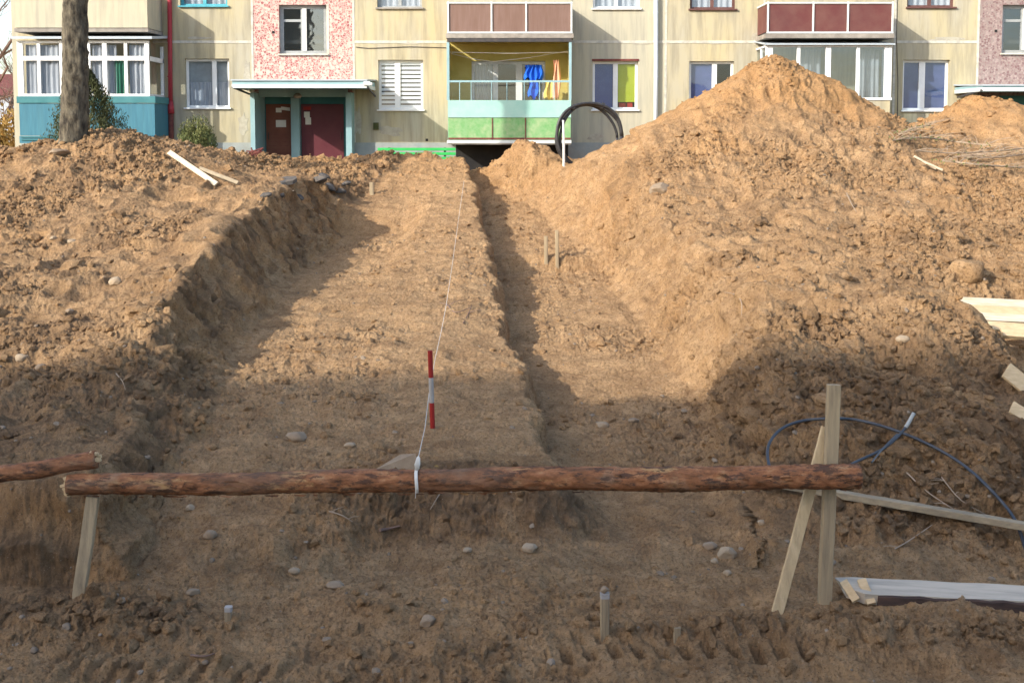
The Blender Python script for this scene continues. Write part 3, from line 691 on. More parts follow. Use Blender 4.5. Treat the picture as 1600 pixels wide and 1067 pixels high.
la, lb_ = P(107, 757, LY), P(1343, 743, LY)
t = thing('log_rail', 'long reddish pine log laid level across the pit as a barrier', 'log', la)
part('log_body', log_mb(la, lb_, .069, .081, 3), M['log'], t, True)
# peeling bark flaps and a chopped end
m = MB()
for i in range(110):
    u = random.random(); p = la.lerp(lb_, u); an = random.uniform(-2.6, .4); r = .084
    q = p + Vector((0, math.cos(an)*-r if abs(an) < 1.57 else -math.cos(an)*r, math.sin(an)*r))
    L_ = random.uniform(.03,.12); h_ = random.uniform(.008,.022); nrm = Vector((0, q.y-p.y, q.z-p.z)).normalized()
    tg = Vector((1,0,0)); bi = nrm.cross(tg)
    m.add([q, q+tg*L_, q+tg*L_*.8+bi*h_+nrm*random.uniform(.004,.018), q+tg*L_*.15+bi*h_*1.4+nrm*.006], [(0,1,2,3)])
part('bark_flake', m, M['log'], t)['kind'] = 'stuff'
e = MB()
for k in range(18):
    an = k*.349; q = la+Vector((.02, math.cos(an)*.058, math.sin(an)*.058)); e.beam(q, q+Vector((-random.uniform(.02,.06), math.cos(an)*-.02, -.02)), .018, .010, (0,1,0))
part('chopped_end', e, M['freshwood'], t)
kn = stone_mb(.024, 2.2, .5, .55, 5); kn.v = [tuple(Vector(v)+P(1228,745,LY-.078)) for v in kn.v]; part('knot', kn, M['log'], t)

t2a, t2b = P(-230, 783, 7.55), P(150, 716, 7.68)
t = thing('log_rail', 'shorter pine log with split pale end resting on the left end of the long log', 'log', t2b)
part('log_body', log_mb(t2a, t2b, .05, .058, 9, 30, 120), M['log'], t, True)
m = MB(); m.beam(t2a+Vector((0,-.035,-.035)), t2b+Vector((-.22,-.03,-.04)), .035, .035, b=.01, seg=12, jit=.004); part('peeled_face', m, M['freshwood'], t)
m = MB()
for k in range(16):
    an = k*.393; q = t2b+Vector((-.04, math.cos(an)*.040, math.sin(an)*.040)); m.beam(q, q+Vector((random.uniform(.02,.07), math.cos(an)*-.02, math.sin(an)*-.02+.01)), .022, .012, (0,1,0))
part('chopped_end', m, M['freshwood'], t)

def batten(name, label, cat, p0, p1, wd, ht, mt, up=(0,1,0), b=.004, seg=10, jit=.002, group=None, foot=0):
    p0, p1 = Vector(p0), Vector(p1); t_ = obj(name, MB().beam(p0, p1, wd, ht, up, b, jit, seg), mt)
    t_.data.transform(Matrix.Translation(-p0)); t_.location = p0
    return tag(t_, label, cat, group)
def down(p, q, ext):  # push the lower end into the soil
    p, q = Vector(p), Vector(q); return q + (q-p).normalized()*ext
a, b_ = P(146, 776, 7.62), P(123, 936, 7.5); batten('wooden_stake', 'grey weathered stake standing under the left end of the log', 'stake', a, down(a, b_, .15), .082, .05, M['wood'])
a, b_ = P(1303, 601, 7.74), P(1287, 964, 7.70)
batten('wooden_post', 'upright square post rising above the right end of the log', 'post', a, down(a, b_, .15), .088, .06, M['wood'], b=.006)
a, b_ = P(1291, 655, 7.80), P(1212, 966, 7.55)
a2 = P(1292, 668, 7.84)
batten('brace_board', 'pale diagonal board leaning against the square post', 'board', a2, down(a2, b_, .15), .078, .028, M['freshwoodz'])
# batten on the right
a, b_ = hit(1178, 782), hit(1640, 862); a = a+Vector((0,0,.03)); b_ = hit(1600,857)+Vector((0,0,.04)); b_ = a.lerp(b_, 1.25)
lf = [ground_z(a.lerp(b_,k/20).x, a.lerp(b_,k/20).y)-a.lerp(b_,k/20).z for k in range(17)]; lf = sorted(lf)[-1]+.03; a = a+Vector((0,0,lf)); b_ = b_+Vector((0,0,lf))
batten('long_batten', 'long thin weathered batten lying across the dark bank', 'board', a, b_, .085, .055, M['woodx'], up=(0,0,1), seg=20)
# grey plank
a = hit(1326, 944)+Vector((0,.06,.06)); b_ = hit(1590, 956)+Vector((0,.06,.06)); b_ = a.lerp(b_, 1.3); PY = a.y
t = thing('grey_plank', 'wide silver grey plank with a broken jagged end on the lower right soil', 'plank', a)
m = MB()
n = 16; L_ = (b_-a)
def edge(t_, side): # irregular outline
    return (.125 if side > 0 else -.115)*(1+.05*math.sin(t_*19+side))
vs = []
for i in range(n+1):
    tt = i/n; c = a.lerp(b_, tt)
    x0 = c.x
    if i == 0: y_up, y_dn = .11, .02
    else: y_up, y_dn = edge(tt, 1), -edge(tt, -1)
    vs += [(x0 - (.05 if i == 0 else 0), c.y+y_up, c.z+.05),(x0,c.y-y_dn, c.z+.03),(x0,c.y-y_dn+.01,c.z-.045),(x0,c.y+y_up,c.z-.03)]
fs = [(i*4+j, i*4+(j+1)%4, (i+1)*4+(j+1)%4, (i+1)*4+j) for i in range(n) for j in range(4)] + [(3,2,1,0),(n*4,n*4+1,n*4+2,n*4+3)]
m.add(vs, fs); part('board', m, M['greywood'], t)
m = MB()
for (qx, qy, qx2, qy2, ww_) in ((1318,908,1338,938,13),(1346,905,1362,943,14)):
    m.beam(P(qx,qy,PY+.02), P(qx2,qy2,PY-.13), ww_*7.8/F, .02, (0,1,0), .002)
part('broken_splinter', m, M['freshwood'], t)
m = MB(); m.beam(a.lerp(b_,.12)+Vector((0,-.121,-.012)), b_+Vector((0,-.121,-.012)), .03, .072, (0,0,1), .008, .006, 14); part('bark_edge', m, M['darkedge'], t)  # dark strip along the plank's front face

# plank stack at right edge (sunlit)
def plank(label, px, py, Y0, px2, py2, Y1, wd, th, mt='palewood', group='sawn boards piled at the right edge'):
    a_, b__ = P(px, py, Y0), P(px2, py2, Y1)
    return batten('sawn_board', label, 'board', a_, b__, wd, th, M[mt], up=(0,-.8,.8), seg=8, jit=.0015, group=group)
plank('top sawn board of the pile by the right heap', 1492, 470, 15.2, 1760, 484, 15.6, .13, .035)
plank('second sawn board, just under the top one of the pile', 1508, 482, 14.9, 1760, 498, 15.2, .13, .035, 'freshwood')
plank('upper of two pale boards lowest in the sunlit pile', 1528, 495, 14.6, 1760, 507, 14.8, .12, .045)
plank('lower of two pale boards lowest in the sunlit pile, its end set back', 1541, 509, 14.4, 1760, 524, 14.6, .13, .045, 'freshwood')
plank('end of a board poking out under the sunlit pile', 1565, 521, 14.2, 1760, 536, 14.3, .10, .06, 'freshwood')
plank('grey board leaning on the bank at the right edge in the shade', 1572, 578, hit(1585,590).y-.15, 1720, 700, hit(1585,590).y-.4, .20, .03, 'freshwood')
plank('lower short board in the shade at the right edge', 1580, 636, hit(1588,648).y-.15, 1740, 735, hit(1588,648).y-.4, .14, .03, 'freshwood')
# boards on the left heap
a, b_ = P(264, 238, hit(264,246).y-.05), P(338, 288, hit(338,292).y-.05)
batten('white_board', 'narrow white board lying down the slope of the left heap', 'board', a, b_, .10, .03, M['palewood'], up=(0,-1,.6))
a, b_ = P(312, 263, hit(312,270).y-.02), P(372, 286, hit(372,290).y-.05)
batten('dark_board', 'dark narrow board lying beside the white board on the heap', 'board', a, b_, .07, .03, M['woodx'], up=(0,-1,.6))
def slab(label, px, py, wpx, th, mt, tilt=0, depth=.22, name='concrete_slab', cat='slab', group=None):
    p_ = hit(px, py); s_ = p_.y/F; h_ = wpx/2*s_; m_ = MB()
    n_ = 7; top = []; 
    for i in range(n_):
        an_ = 2*math.pi*i/n_; rr_ = random.uniform(.75, 1.1); top.append(Vector((math.cos(an_)*h_*rr_, math.sin(an_)*depth*rr_, 0)))
    m_.add([*[q+Vector((0,0,th/2+q.x*tilt)) for q in top], *[q*1.04+Vector((0,0,-th/2+q.x*tilt)) for q in top]],
           [tuple(range(n_)), tuple(range(2*n_-1, n_-1, -1))] + [(i, n_+i, n_+(i+1)%n_, (i+1)%n_) for i in range(n_)])
    o_ = obj(name, m_, M[mt]); o_.location = p_+Vector((0,depth*.5,th*.5+.02)); o_.rotation_euler = (.25, 0, random.uniform(-.3,.3)); return tag(o_, label, cat, group)
slab('thin grey slab jutting out at the lip of the left cut', 447, 288, 40, .07, 'asphalt', .1)
AS = [(497,288,26,'black asphalt chunk at the back corner of the left cut'),(514,296,24,'black asphalt chunk next to the corner, lower down'),(528,303,22,'rightmost black asphalt chunk sliding into the pit'),
      (506,279,20,'small asphalt chunk on top of the back corner'),(442,309,16,'dark lump low on the cut lip'),(463,311,16,'dark lump right of another on the cut lip'),(539,290,16,'small dark chunk right of the back corner'),
      (420,308,18,'dark lump at the top of the left cut face')]
for i, (px, py, w_, lb) in enumerate(AS):
    p = hit(px, py); r = w_/2*p.y/F; o = obj('asphalt_chunk', stone_mb(r, 1.1, .8, .5, 300+i), M['asphalt']); o.location = p+Vector((0,.05,r*.25)); o.rotation_euler = (random.uniform(-.4,.4), random.uniform(-.5,.5), 0)
    tag(o, lb, 'asphalt chunk', 'broken asphalt at the cut edge')

# ---------------------------------------------------------------- stakes, pegs, string, cable
p = hit(677, 669); pt = P(672, 548, p.y-.02)
t = thing('marker_stake', 'thin red and white striped marker stake standing in the pit', 'stake', p)
pts = [pt.lerp(p, k) for k in (0, .345, .67, 1.0)]
for k, mm in enumerate(('redpaint','whitepaint','redpaint')):
    part('stripe_section', MB().tube([pts[k], pts[k+1]], .024 if k != 1 else .0235, 10), M[mm], t, False)
def peg(label, px, py0, py1, wpx, cap='whitepaint', name='survey_peg', mt='wood', ext=.12, group='short survey pegs in the pit floor'):
    q = hit(px, py1); a_ = P(px, py0, q.y); s_ = q.y/F; w2 = wpx*s_
    t_ = thing(name, label, 'peg', q, group=group)
    part('shaft', MB().beam(a_, q-Vector((0,0,ext)), w2, w2, (0,1,0), w2*.12), M[mt], t_)
    if cap: part('painted_top', MB().beam(a_+Vector((0,0,.012)), a_-Vector((0,0,.018)), w2*1.05, w2*1.05, (0,1,0), w2*.15), M[cap], t_)
    return t_
peg('tallest near peg, with painted white top, in the middle of the pit floor', 945, 929, 986, 14)
peg('short peg with bright white top at the left of the pit floor', 357, 950, 970, 11)
peg('stub of a peg barely above the soil, right of the tallest near peg', 1058, 979, 986, 11, cap=None)
peg('pale stake at the back of the right trench', 870, 360, 418, 5.5, None, 'back_stake', 'wood', group='thin stakes at the back of the trench')
peg('dull stake left of the pale one at the back of the right trench', 853, 369, 412, 6, None, 'back_stake', 'wood', group='thin stakes at the back of the trench')
peg('short stake on the sunny slope below the entrance', 581, 285, 304, 7, None, 'back_stake', 'wood', group='thin stakes at the back of the trench')
# small stone sitting on the tallest peg
q = hit(945, 986); o = obj('pebble', stone_mb(.03, 1, .9, .8, 55), M['stone'], None, True); o.location = P(945, 921, q.y); tag(o, 'small pebble resting on top of the tallest near peg', 'stone')
# string
lp = P(652, 722, LY-.02)
t = thing('string_line', 'thin white string tied round the log and running back up the trench', 'string', lp)
e1 = P(697, 478, 18.0); e2 = P(725, 283, 26.3)
pp = [lp]+[P(u_, v_, hit(u_, v_).y*w_) for u_, v_, w_ in ((664,668,.93),(671,610,.93),(680,560,.94),(690,515,.95),(697,478,.96),(705,425,.97),(712,375,.975),(719,325,.985),(725,283,.995))]
part('line', MB().tube(pp, .0028, 6), M['string'], t)
m = MB()
for k in range(5):
    dx = .004*k-.008
    ring = [la.lerp(lb_, (652-107)/1236)+Vector((dx+.004*math.sin(j), math.cos(j*2*math.pi/14)*.084, math.sin(j*2*math.pi/14)*.086)) for j in range(15)]
    m.tube(ring, .003, 5)
part('knot_loop', m, M['string'], t)
m = MB()
c0 = la.lerp(lb_, (652-107)/1236) + Vector((0.0,-.03,.088))
for k in range(9):
    w_ = random.uniform(-.012,.012); m.tube([c0+Vector((w_,0,-.005)), c0+Vector((w_*1.5+.004,-.008,.035)), c0+Vector((w_*.8+.01,0,.075)), c0+Vector((.012,.003,.09))], [.004,.007,.006,.002], 6)
part('string_bundle', m, M['string'], t, True)
m = MB(); m.tube([P(650,745,LY-.1), P(650,760,LY-.1), P(649,778,LY-.09)], .0022, 5); part('loose_end', m, M['string'], t)

def on_ground(pl, lift):
    out = []
    for px, py in pl: out.append(hit(px, py)+Vector((0,-.01,lift)))
    return out
def spline(pts, k=7):
    out = []; n_ = len(pts)
    for i in range(n_-1):
        p0 = pts[max(i-1,0)]; p1 = pts[i]; p2 = pts[i+1]; p3 = pts[min(i+2,n_-1)]
        for j in range(k):
            t_ = j/k; out.append(.5*((2*p1)+(p2-p0)*t_+(2*p0-5*p1+4*p2-p3)*t_*t_+(3*p1-p0-3*p2+p3)*t_**3))
    out.append(pts[-1]); return out
# the loop stands a little off the bank: pixel + explicit distances
def free(pl): return [P(a_, b__, c_) for a_, b__, c_ in pl]
g0 = hit(1230, 660).y
cab = spline(free([(1206,745,9.35),(1199,712,9.6),(1203,690,9.8),(1222,669,10.0),(1255,657,10.15),(1300,654,10.2),(1345,657,10.2),(1420,680,10.0),(1500,722,9.7),(1560,778,9.35),(1590,820,9.1),(1608,880,8.85)]))
cab2 = spline(free([(1206,745,9.35),(1240,762,9.15),(1300,740,9.2),(1340,720,9.5),(1382,700,9.7),(1412,672,9.85),(1428,645,9.9)]))
def off_ground(pts, r):
    o_ = []
    for q in pts:
        gz = ground_z(q.x, q.y); 
        # slide along the view ray so that the cable rests on the bank
        k = 1.0
        for _ in range(40):
            if q.z*k > max(ground_z(q.x*k+a_, q.y*k+b__) for a_ in (-.03,0,.03) for b__ in (-.03,.03)) + r+.05: break
            k -= .004
        o_.append(q*k)
    # light smoothing
    for _ in range(2): o_ = [o_[0]] + [(o_[i-1]+o_[i]*2+o_[i+1])/4 for i in range(1, len(o_)-1)] + [o_[-1]]
    for q in o_: q.z = max(q.z, max(ground_z(q.x+a_, q.y+b__) for a_ in (-.02,.02) for b__ in (-.02,.02))+r)
    for _ in range(1): o_ = [o_[0]] + [(o_[i-1]+o_[i]*2+o_[i+1])/4 for i in range(1, len(o_)-1)] + [o_[-1]]
    return o_
t = thing('black_cable', 'blue black cable curling in a loop over the dark bank on the right', 'cable', cab[0])
part('sheath', MB().tube(off_ground(cab, .012), .0135, 8), M['cable'], t, True)
part('sheath', MB().tube(off_ground(cab2, .014), .0125, 8), M['cable'], t, True)
part('stripped_end', MB().tube(off_ground(cab2, .014)[-7:], .0165, 8), M['graypaint'], t, True)
wz = off_ground(spline(free([(1362,722,9.3),(1380,700,9.55),(1402,678,9.75)])), .01)
tag(obj('dark_wire', MB().tube(wz, .008, 6), M['cable']), 'short dark wire crossing under the cable end', 'wire')

# roots and twigs
def wig(pts, j=.01):
    o_ = []
    for q in pts: o_.append(q+Vector((random.uniform(-j,j), random.uniform(-j,j), random.uniform(-j/2,j))))
    return spline(o_, 4)
def rootlet(label, pl, r, mt='root', lift=.02, fork=2):
    pts = wig(on_ground(pl, lift)); m_ = MB().tube(pts, [r*(1-.6*i/len(pts)) for i in range(len(pts))], 6)
    for _ in range(fork):
        k = random.randrange(1, len(pts)-2); q = pts[k]; d = Vector((random.uniform(-1,1), random.uniform(-.3,.3), random.uniform(.0,.6)))*r*22
        m_.tube([q, q+d*.5, q+d+Vector((0,0,-r*3))], [r*.6, r*.5, r*.25], 5)
    return tag(obj('root', m_, M[mt]), label, 'root', 'roots and twigs on the soil')
rootlet('pale root sticking out of the dark step under the log', [(515,803),(535,808),(552,822)], .006)
rootlet('thin pale root hanging just below the middle of the log', [(687,778),(680,790),(670,803)], .005, fork=0)
rootlet('thin pale root below the long batten on the right', [(1400,866),(1425,850),(1455,828)], .006, lift=.03)
rootlet('dark twig on the sunlit bench beyond the striped stake', [(700,478),(712,492),(735,484)], .010, 'twig')
rootlet('dark twig lying right of another on the sunlit bench', [(722,508),(730,495),(738,480)], .009, 'twig')
rootlet('crooked pale root on the sunny slope below the tallest heap', [(1135,455),(1160,478),(1158,500)], .010)
rootlet('pale root on the slope at the foot of the tallest heap', [(1322,305),(1330,322),(1338,335)], .011)
rootlet('fine rootlets on the shaded bank beside the cable', [(1470,750),(1500,790),(1545,812)], .006, fork=4)
rootlet('long fine rootlet in front of the cable on the dark bank', [(1415,745),(1450,778),(1500,806)], .006, fork=3)
rootlet('dark stick in front of the left peg', [(300,1030),(322,1027),(338,1026)], .008, 'twig', fork=0)
rootlet('short dark stick on the dark step under the log', [(596,833),(608,830),(624,827)], .014, 'twig', fork=0)
rootlet('twig on the shaded left bank near the front', [(180,585),(190,600),(197,615)], .006, fork=1)
# prunings at right: branches with a few leaves, pale sticks
def leaves(pts, n_, sz, m_):
    for _ in range(n_):
        q = random.choice(pts)+Vector((random.gauss(0,1),random.gauss(0,1),random.gauss(0,.5)))*sz*1.6
        a_ = Vector((random.gauss(0,1),random.gauss(0,1),random.gauss(0,1))).normalized()*sz; b__ = a_.cross(Vector((random.gauss(0,1),random.gauss(0,1),random.gauss(0,1)))).normalized()*sz*.45
        m_.add([q-a_, q+b__, q+a_, q-b__], [(0,1,2,3)])
for (pl, lb, nl_) in [([(1395,232),(1440,225),(1490,232),(1540,238)], 'leafy pruned branch highest on the saddle between the right heaps', 90),
                 ([(1430,246),(1490,250),(1560,246),(1605,243)], 'bare pruned branch running to the right edge below the leafy one', 20),
                 ([(1470,262),(1530,268),(1590,272),(1610,274)], 'lowest cut branch at the right, below the pale sticks', 60),
                 ([(1405,222),(1425,212),(1452,205)], 'short leafy sprig sticking up between the right heaps', 70), ([(1500,255),(1550,258),(1600,252)], 'thin bare branch between the pale sticks and the right edge', 10)]:
    base_ = spline(on_ground(pl, .13), 6); t = thing('cut_branch', lb, 'branch', base_[0], 'cut branches between the right heaps'); m = MB().tube(base_, .018, 6)
    for _ in range(34):
        k = random.randrange(len(base_)); q = base_[k]; d = Vector((random.uniform(-.2,.6), random.uniform(-.3,.2), random.uniform(0,.18)))
        m.tube([q, q+d*.5+Vector((0,0,.03)), q+d], [.007,.005,.003], 5)
    part('stem', m, M['root'], t); m = MB(); leaves(base_, nl_, .035, m); part('leaf', m, M['leafolive'], t)['kind'] = 'stuff'
for k, (a_, b__, lb) in enumerate((((1422,259),(1462,264),'white stick, left of two below the leafy branch'), ((1440,268),(1472,266),'short white stick, right of two below the leafy branch'))):
    q0, q1 = hit(*a_)+Vector((0,-.25,.16)), hit(*b__)+Vector((0,-.25,.16)); q1.y = q0.y
    q1 = P(b__[0], b__[1], q0.y)
    batten('white_stick', lb, 'stick', q0, q1, .07, .04, M['palewood'], up=(0,0,1), group='pale sticks between the right heaps')
# fallen yellow leaves
for i, (px, py, lb) in enumerate(((683,733,'yellow leaf on the soil just behind the log'),(738,1022,'orange leaf on the wheel churned mud'),(1238,655,'yellow leaf beside the cable loop'),(1352,676,'yellow leaf inside the cable loop'),(1563,782,'orange leaf by the cable at the right edge'))):
    q = hit(px, py); m = MB(); s_ = .022
    m.add([(-s_,0,0),(0,-s_*.6,.006),(s_,0,.0),(0,s_*.6,.008)], [(0,1,2),(0,2,3)]); o = obj('fallen_leaf', m, M['leafrust']); o.location = q+Vector((0,0,.02)); o.rotation_euler = (.3,.2,i); tag(o, lb, 'leaf', 'fallen leaves')
# wires at entrance
q = hit(395, 246)
m = MB()
for k in range(7): m.tube([q+Vector((random.uniform(-.2,.2),0,.0)), q+Vector((random.uniform(-.2,.2),-.03,.1)), q+Vector((random.uniform(-.2,.25),0,random.uniform(.05,.2)))], .018, 6)
tag(obj('wire_tangle', m, M['rust']), 'tangle of rusty wire on the soil in front of the entrance', 'wire')

# ---------------------------------------------------------------- the apartment building
D = 32.0
def fz(py, Y=D): return PZ(py, Y)
def fxx(px, Y=D): return PX(px, Y)
bld = thing('apartment_building', 'cream panel apartment block with blue, brown, green and maroon balconies behind the heaps', 'building', (0, D, GZ))
ZT = 12.5; XL, XR = fxx(30), 17.5
ops = []      # openings (x0,x1,z0,z1) of the main wall
def op(px0, px1, py0, py1): r = (fxx(px0), fxx(px1), fz(py1), fz(py0)); ops.append(r); return r
W = {}
W['w1'] = op(289,358,92,169); W['w2'] = op(591,661,94,172); W['w3'] = op(926,997,96,172); W['w4'] = op(1077,1147,96,172); W['w5'] = op(1411,1484,94,173)
W['u1'] = op(283,357,-66,10); W['u2'] = op(590,660,-64,13); W['u3'] = op(926,999,-64,14); W['u4'] = op(1077,1148,-64,15); W['u5'] = op(1415,1489,-64,12)
W['s1'] = op(437,511,8,85); W['s2'] = op(1564,1638,8,84)
LOG = (fxx(735), fxx(850), fz(222), fz(97)); 
door_op = (fxx(404), fxx(552), GZ-.3, fz(150)); ops.append(door_op)
balwin = (fxx(737), fxx(852), fz(214), fz(96)); ops.append(balwin)
def panels(x0, x1, z0, z1, yf, th, m_, cuts):
    xs = sorted({x0, x1, *[c for o_ in cuts for c in o_[:2] if x0 < c < x1]}); zs = sorted({z0, z1, *[c for o_ in cuts for c in o_[2:] if z0 < c < z1]})
    for i in range(len(xs)-1):
        for j in range(len(zs)-1):
            cx_, cz_ = (xs[i]+xs[i+1])/2, (zs[j]+zs[j+1])/2
            if any(o_[0] < cx_ < o_[1] and o_[2] < cz_ < o_[3] for o_ in cuts): continue
            a_, b__, c_, d_ = xs[i], xs[i+1], zs[j], zs[j+1]
            m_.quad((a_,yf,c_),(b__,yf,c_),(b__,yf,d_),(a_,yf,d_))
    for o_ in cuts:
        a_, b__, c_, d_ = max(o_[0],x0), min(o_[1],x1), max(o_[2],z0), min(o_[3],z1)
        if b__ <= a_ or d_ <= c_: continue
        yb = yf+th
        m_.quad((a_,yf,c_),(a_,yf,d_),(a_,yb,d_),(a_,yb,c_)); m_.quad((b__,yf,c_),(b__,yb,c_),(b__,yb,d_),(b__,yf,d_))
        m_.quad((a_,yf,d_),(b__,yf,d_),(b__,yb,d_),(a_,yb,d_)); m_.quad((a_,yf,c_),(a_,yb,c_),(b__,yb,c_),(b__,yf,c_))
zp = fz(224)
TH_ = .28
secs = [(30,395,'wall'),(395,553,'mosaic'),(553,893,'wall'),(893,1040,'wall2'),(1040,1393,'wall'),(1393,1527,'wall'),(1527,1720,'mosaic2')]
for a_, b__, mm in secs:
    m = MB(); x0_, x1_ = fxx(a_), fxx(b__)
    if a_ == 1527: x1_ = XR
    zb = zp if mm not in ('mosaic','mosaic2') else fz(150)
    panels(x0_, x1_, zb, ZT, D, TH_, m, ops); part('wall', m, M[mm], bld)
m = MB(); panels(fxx(30), fxx(404), GZ-.6, zp, D-.03, .1, m, [door_op]); panels(fxx(552), XR, GZ-.6, zp, D-.03, .1, m, [])
m.box(fxx(30), fxx(404), D-.03, D, zp-.001, zp+.015); m.box(fxx(552), XR, D-.03, D, zp-.001, zp+.015)
part('plinth', m, M['plinth'], bld)
m = MB()
m.box(fxx(20), XL, D, D+12, GZ-.6, ZT); m.box(XL, XR, D+11.7, D+12, GZ-.6, ZT); m.box(XR-.02, XR+.25, D+.02, D+12, GZ-.6, ZT); m.box(fxx(15), XR+.4, D-.3, D+12.3, ZT, ZT+.35)
part('end_wall', m, M['wall2'], bld)
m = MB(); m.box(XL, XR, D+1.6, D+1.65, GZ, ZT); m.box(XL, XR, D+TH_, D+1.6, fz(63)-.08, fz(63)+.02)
part('dark_room_backing', m, M['room'], bld)  # dark backing behind the windows, room dimness is in its colour
# panel joints
m = MB()
for (a_, b__) in ((240,395),(553,698),(893,1190),(1397,1527)):
    m.box(fxx(a_), fxx(b__), D-.012, D+.01, fz(68), fz(64))
for px in (395,553,1040,1193,1397,1527): m.box(fxx(px)-.03, fxx(px)+.03, D-.01, D+.01, zp+.02, ZT-.1)
part('panel_joint', m, M['joint'], bld)
def window(key, fm, panes, mull, transom=None, curtain='curtain', gm='glass', cur_kind='cloth', fw=.07, sill=True, label=None, sillm='white', dep=.12):
    x0_, x1_, z0_, z1_ = W[key]
    yf = D+dep; y1_ = yf+.06
    fr = MB()
    fr.box(x0_, x1_, yf, y1_, z0_, z0_+fw, .006); fr.box(x0_, x1_, yf, y1_, z1_-fw, z1_, .006)
    fr.box(x0_, x0_+fw, yf+.001, y1_-.001, z0_+fw, z1_-fw); fr.box(x1_-fw, x1_, yf+.001, y1_-.001, z0_+fw, z1_-fw)
    for (mx_, mw) in mull: fr.box(mx_-mw/2, mx_+mw/2, yf-.004, y1_-.002, z0_+fw, z1_-fw)
    if transom: fr.box(x0_+fw, transom[1], yf+.002, y1_-.003, transom[0]-.035, transom[0]+.035)
    wdw = part('window', fr, M[fm], bld)
    if label: wdw['label'] = label
    wl = wdw
    part('pane', MB().quad((x0_+fw*.5,yf+.03,z0_+fw*.5),(x1_-fw*.5,yf+.03,z0_+fw*.5),(x1_-fw*.5,yf+.03,z1_-fw*.5),(x0_+fw*.5,yf+.03,z1_-fw*.5)), M[gm], wl)
    if sill: part('sill', MB().box(x0_-.04, x1_+.04, D-.07, yf, z0_-.035, z0_+.008, .004), M[sillm], wl)
    return wl
def cloth(par, x0_, x1_, z0_, z1_, yy, mt, folds=9, amp=.025, name='curtain'):
    n_ = folds*6; vs = []; fs = []
    for i in range(n_+1):
        u = i/n_; dy = amp*math.sin(u*folds*2*math.pi)+amp*.4*math.sin(u*folds*3.3)
        vs += [(x0_+(x1_-x0_)*u, yy+dy, z0_),(x0_+(x1_-x0_)*u, yy+dy*.7, z1_)]
        if i < n_: fs.append((2*i,2*i+2,2*i+3,2*i+1))
    return part(name, MB().add(vs, fs), M[mt], par, True)
def at(k, f): return W[k][0]+(W[k][1]-W[k][0])*f
x0_, x1_, z0_, z1_ = W['w1']
a = window('w1','white',2,[(at('w1',.64),.12)], label='white window left of the entrance with a half drawn blind'); cloth(a, x0_, x1_, z0_, z0_+.62*(z1_-z0_)*.85, D+.20, 'curtain'); cloth(a, x0_, x1_, z0_+.5*(z1_-z0_), z1_, D+.235, 'graypaint', 1, .0, 'roller_blind')
x0_, x1_, z0_, z1_ = W['w2']
a = window('w2','white',2,[(at('w2',.42),.15)], label='white window with striped horizontal blinds right of the entrance')
for (p0_, p1_) in ((x0_+.05, at('w2',.37)),(at('w2',.47), x1_-.05)):
    m = MB()
    for k in range(11):
        zc = z0_+.1+(z1_-z0_-.2)*k/10; m.box(p0_, p1_, D+.162, D+.168, zc-.038, zc+.038)
    part('striped_blind', m, M['blind'], a)
x0_, x1_, z0_, z1_ = W['w3']
a = window('w3','white',2,[(at('w3',.51),.13)], label='white window with one navy and one lime green blind', gm='glassold')
part('navy_blind', MB().quad((x0_+.05,D+.17,z0_),(at('w3',.5),D+.17,z0_),(at('w3',.5),D+.17,z1_),(x0_+.05,D+.17,z1_)), M['bluecurtain'], a)
part('lime_blind', MB().quad((at('w3',.5),D+.175,z0_+.22),(x1_-.05,D+.175,z0_+.22),(x1_-.05,D+.175,z1_),(at('w3',.5),D+.175,z1_)), M['lime'], a)
m = MB(); m.box(at('w3',.6), at('w3',.75), D+.22, D+.3, z0_+.05, z0_+.2, .01); m.box(at('w3',.78), at('w3',.9), D+.22, D+.3, z0_+.05, z0_+.26, .02); part('red_jar', m, M['redpaint'], a)
part('lintel_strip', MB().box(x0_-.02, x1_+.02, D-.02, D+.1, z1_+.002, z1_+.06), M['rust'], a)
x0_, x1_, z0_, z1_ = W['w4']; a = window('w4','white',2,[(at('w4',.58),.13)], label='white window half hidden behind the tallest heap'); part('lilac_reflection', MB().quad((x0_,D+.18,z0_),(at('w4',.56),D+.18,z0_),(at('w4',.56),D+.18,z1_),(x0_,D+.18,z1_)), M['lilac'], a)  # same painted lilac sheet behind the left pane
x0_, x1_, z0_, z1_ = W['w5']; a = window('w5','white',2,[(at('w5',.44),.17)], label='white window with painted lilac reflections between the maroon balcony and the second canopy')
part('lilac_reflection', MB().quad((x0_,D+.18,z0_),(x1_,D+.18,z0_),(x1_,D+.18,z1_),(x0_,D+.18,z1_)), M['lilac'], a)  # lilac sheet paints the reflection in the panes
for k, fm, sm, lb in (('u1','tealtrim','tealtrim','upper window with teal sill left of the mosaic'),('u2','graypaint','slab','upper grey window right of the mosaic'),('u3','white','white','upper white window right of the brown balcony'),('u4','brownframe','brownframe','upper window with dark brown frame left of the maroon balcony'),('u5','brownframe','brownframe','upper window with dark frame right of the maroon balcony')):
    a = window(k, fm, 2, [(at(k,.5),.09)], sillm=sm, label=lb); x0_, x1_, z0_, z1_ = W[k]; cloth(a, x0_, x1_, z0_, z1_, D+.22, 'curtain', 7)
for k, lb in (('s1','grey stairwell window with wide mullion in the red mosaic'),('s2','stairwell window in the dull mosaic at the right edge')):
    x0_, x1_, z0_, z1_ = W[k]
    a = window(k, 'graypaint', 3, [(at(k,.50),.16)], (fz(32), at(k,.5)), gm='glassb', fw=.10, label=lb, sillm='joint', dep=.14)
    part('mullion_board', MB().box(at(k,.47), at(k,.56), D+.125, D+.137, z0_+.1, z1_-.08), M['oldwhite'], a)
    part('wall_margin', MB().box(x1_+.0, x1_+.07, D-.008, D+.1, z0_-.05, z1_), M['joint'], a)

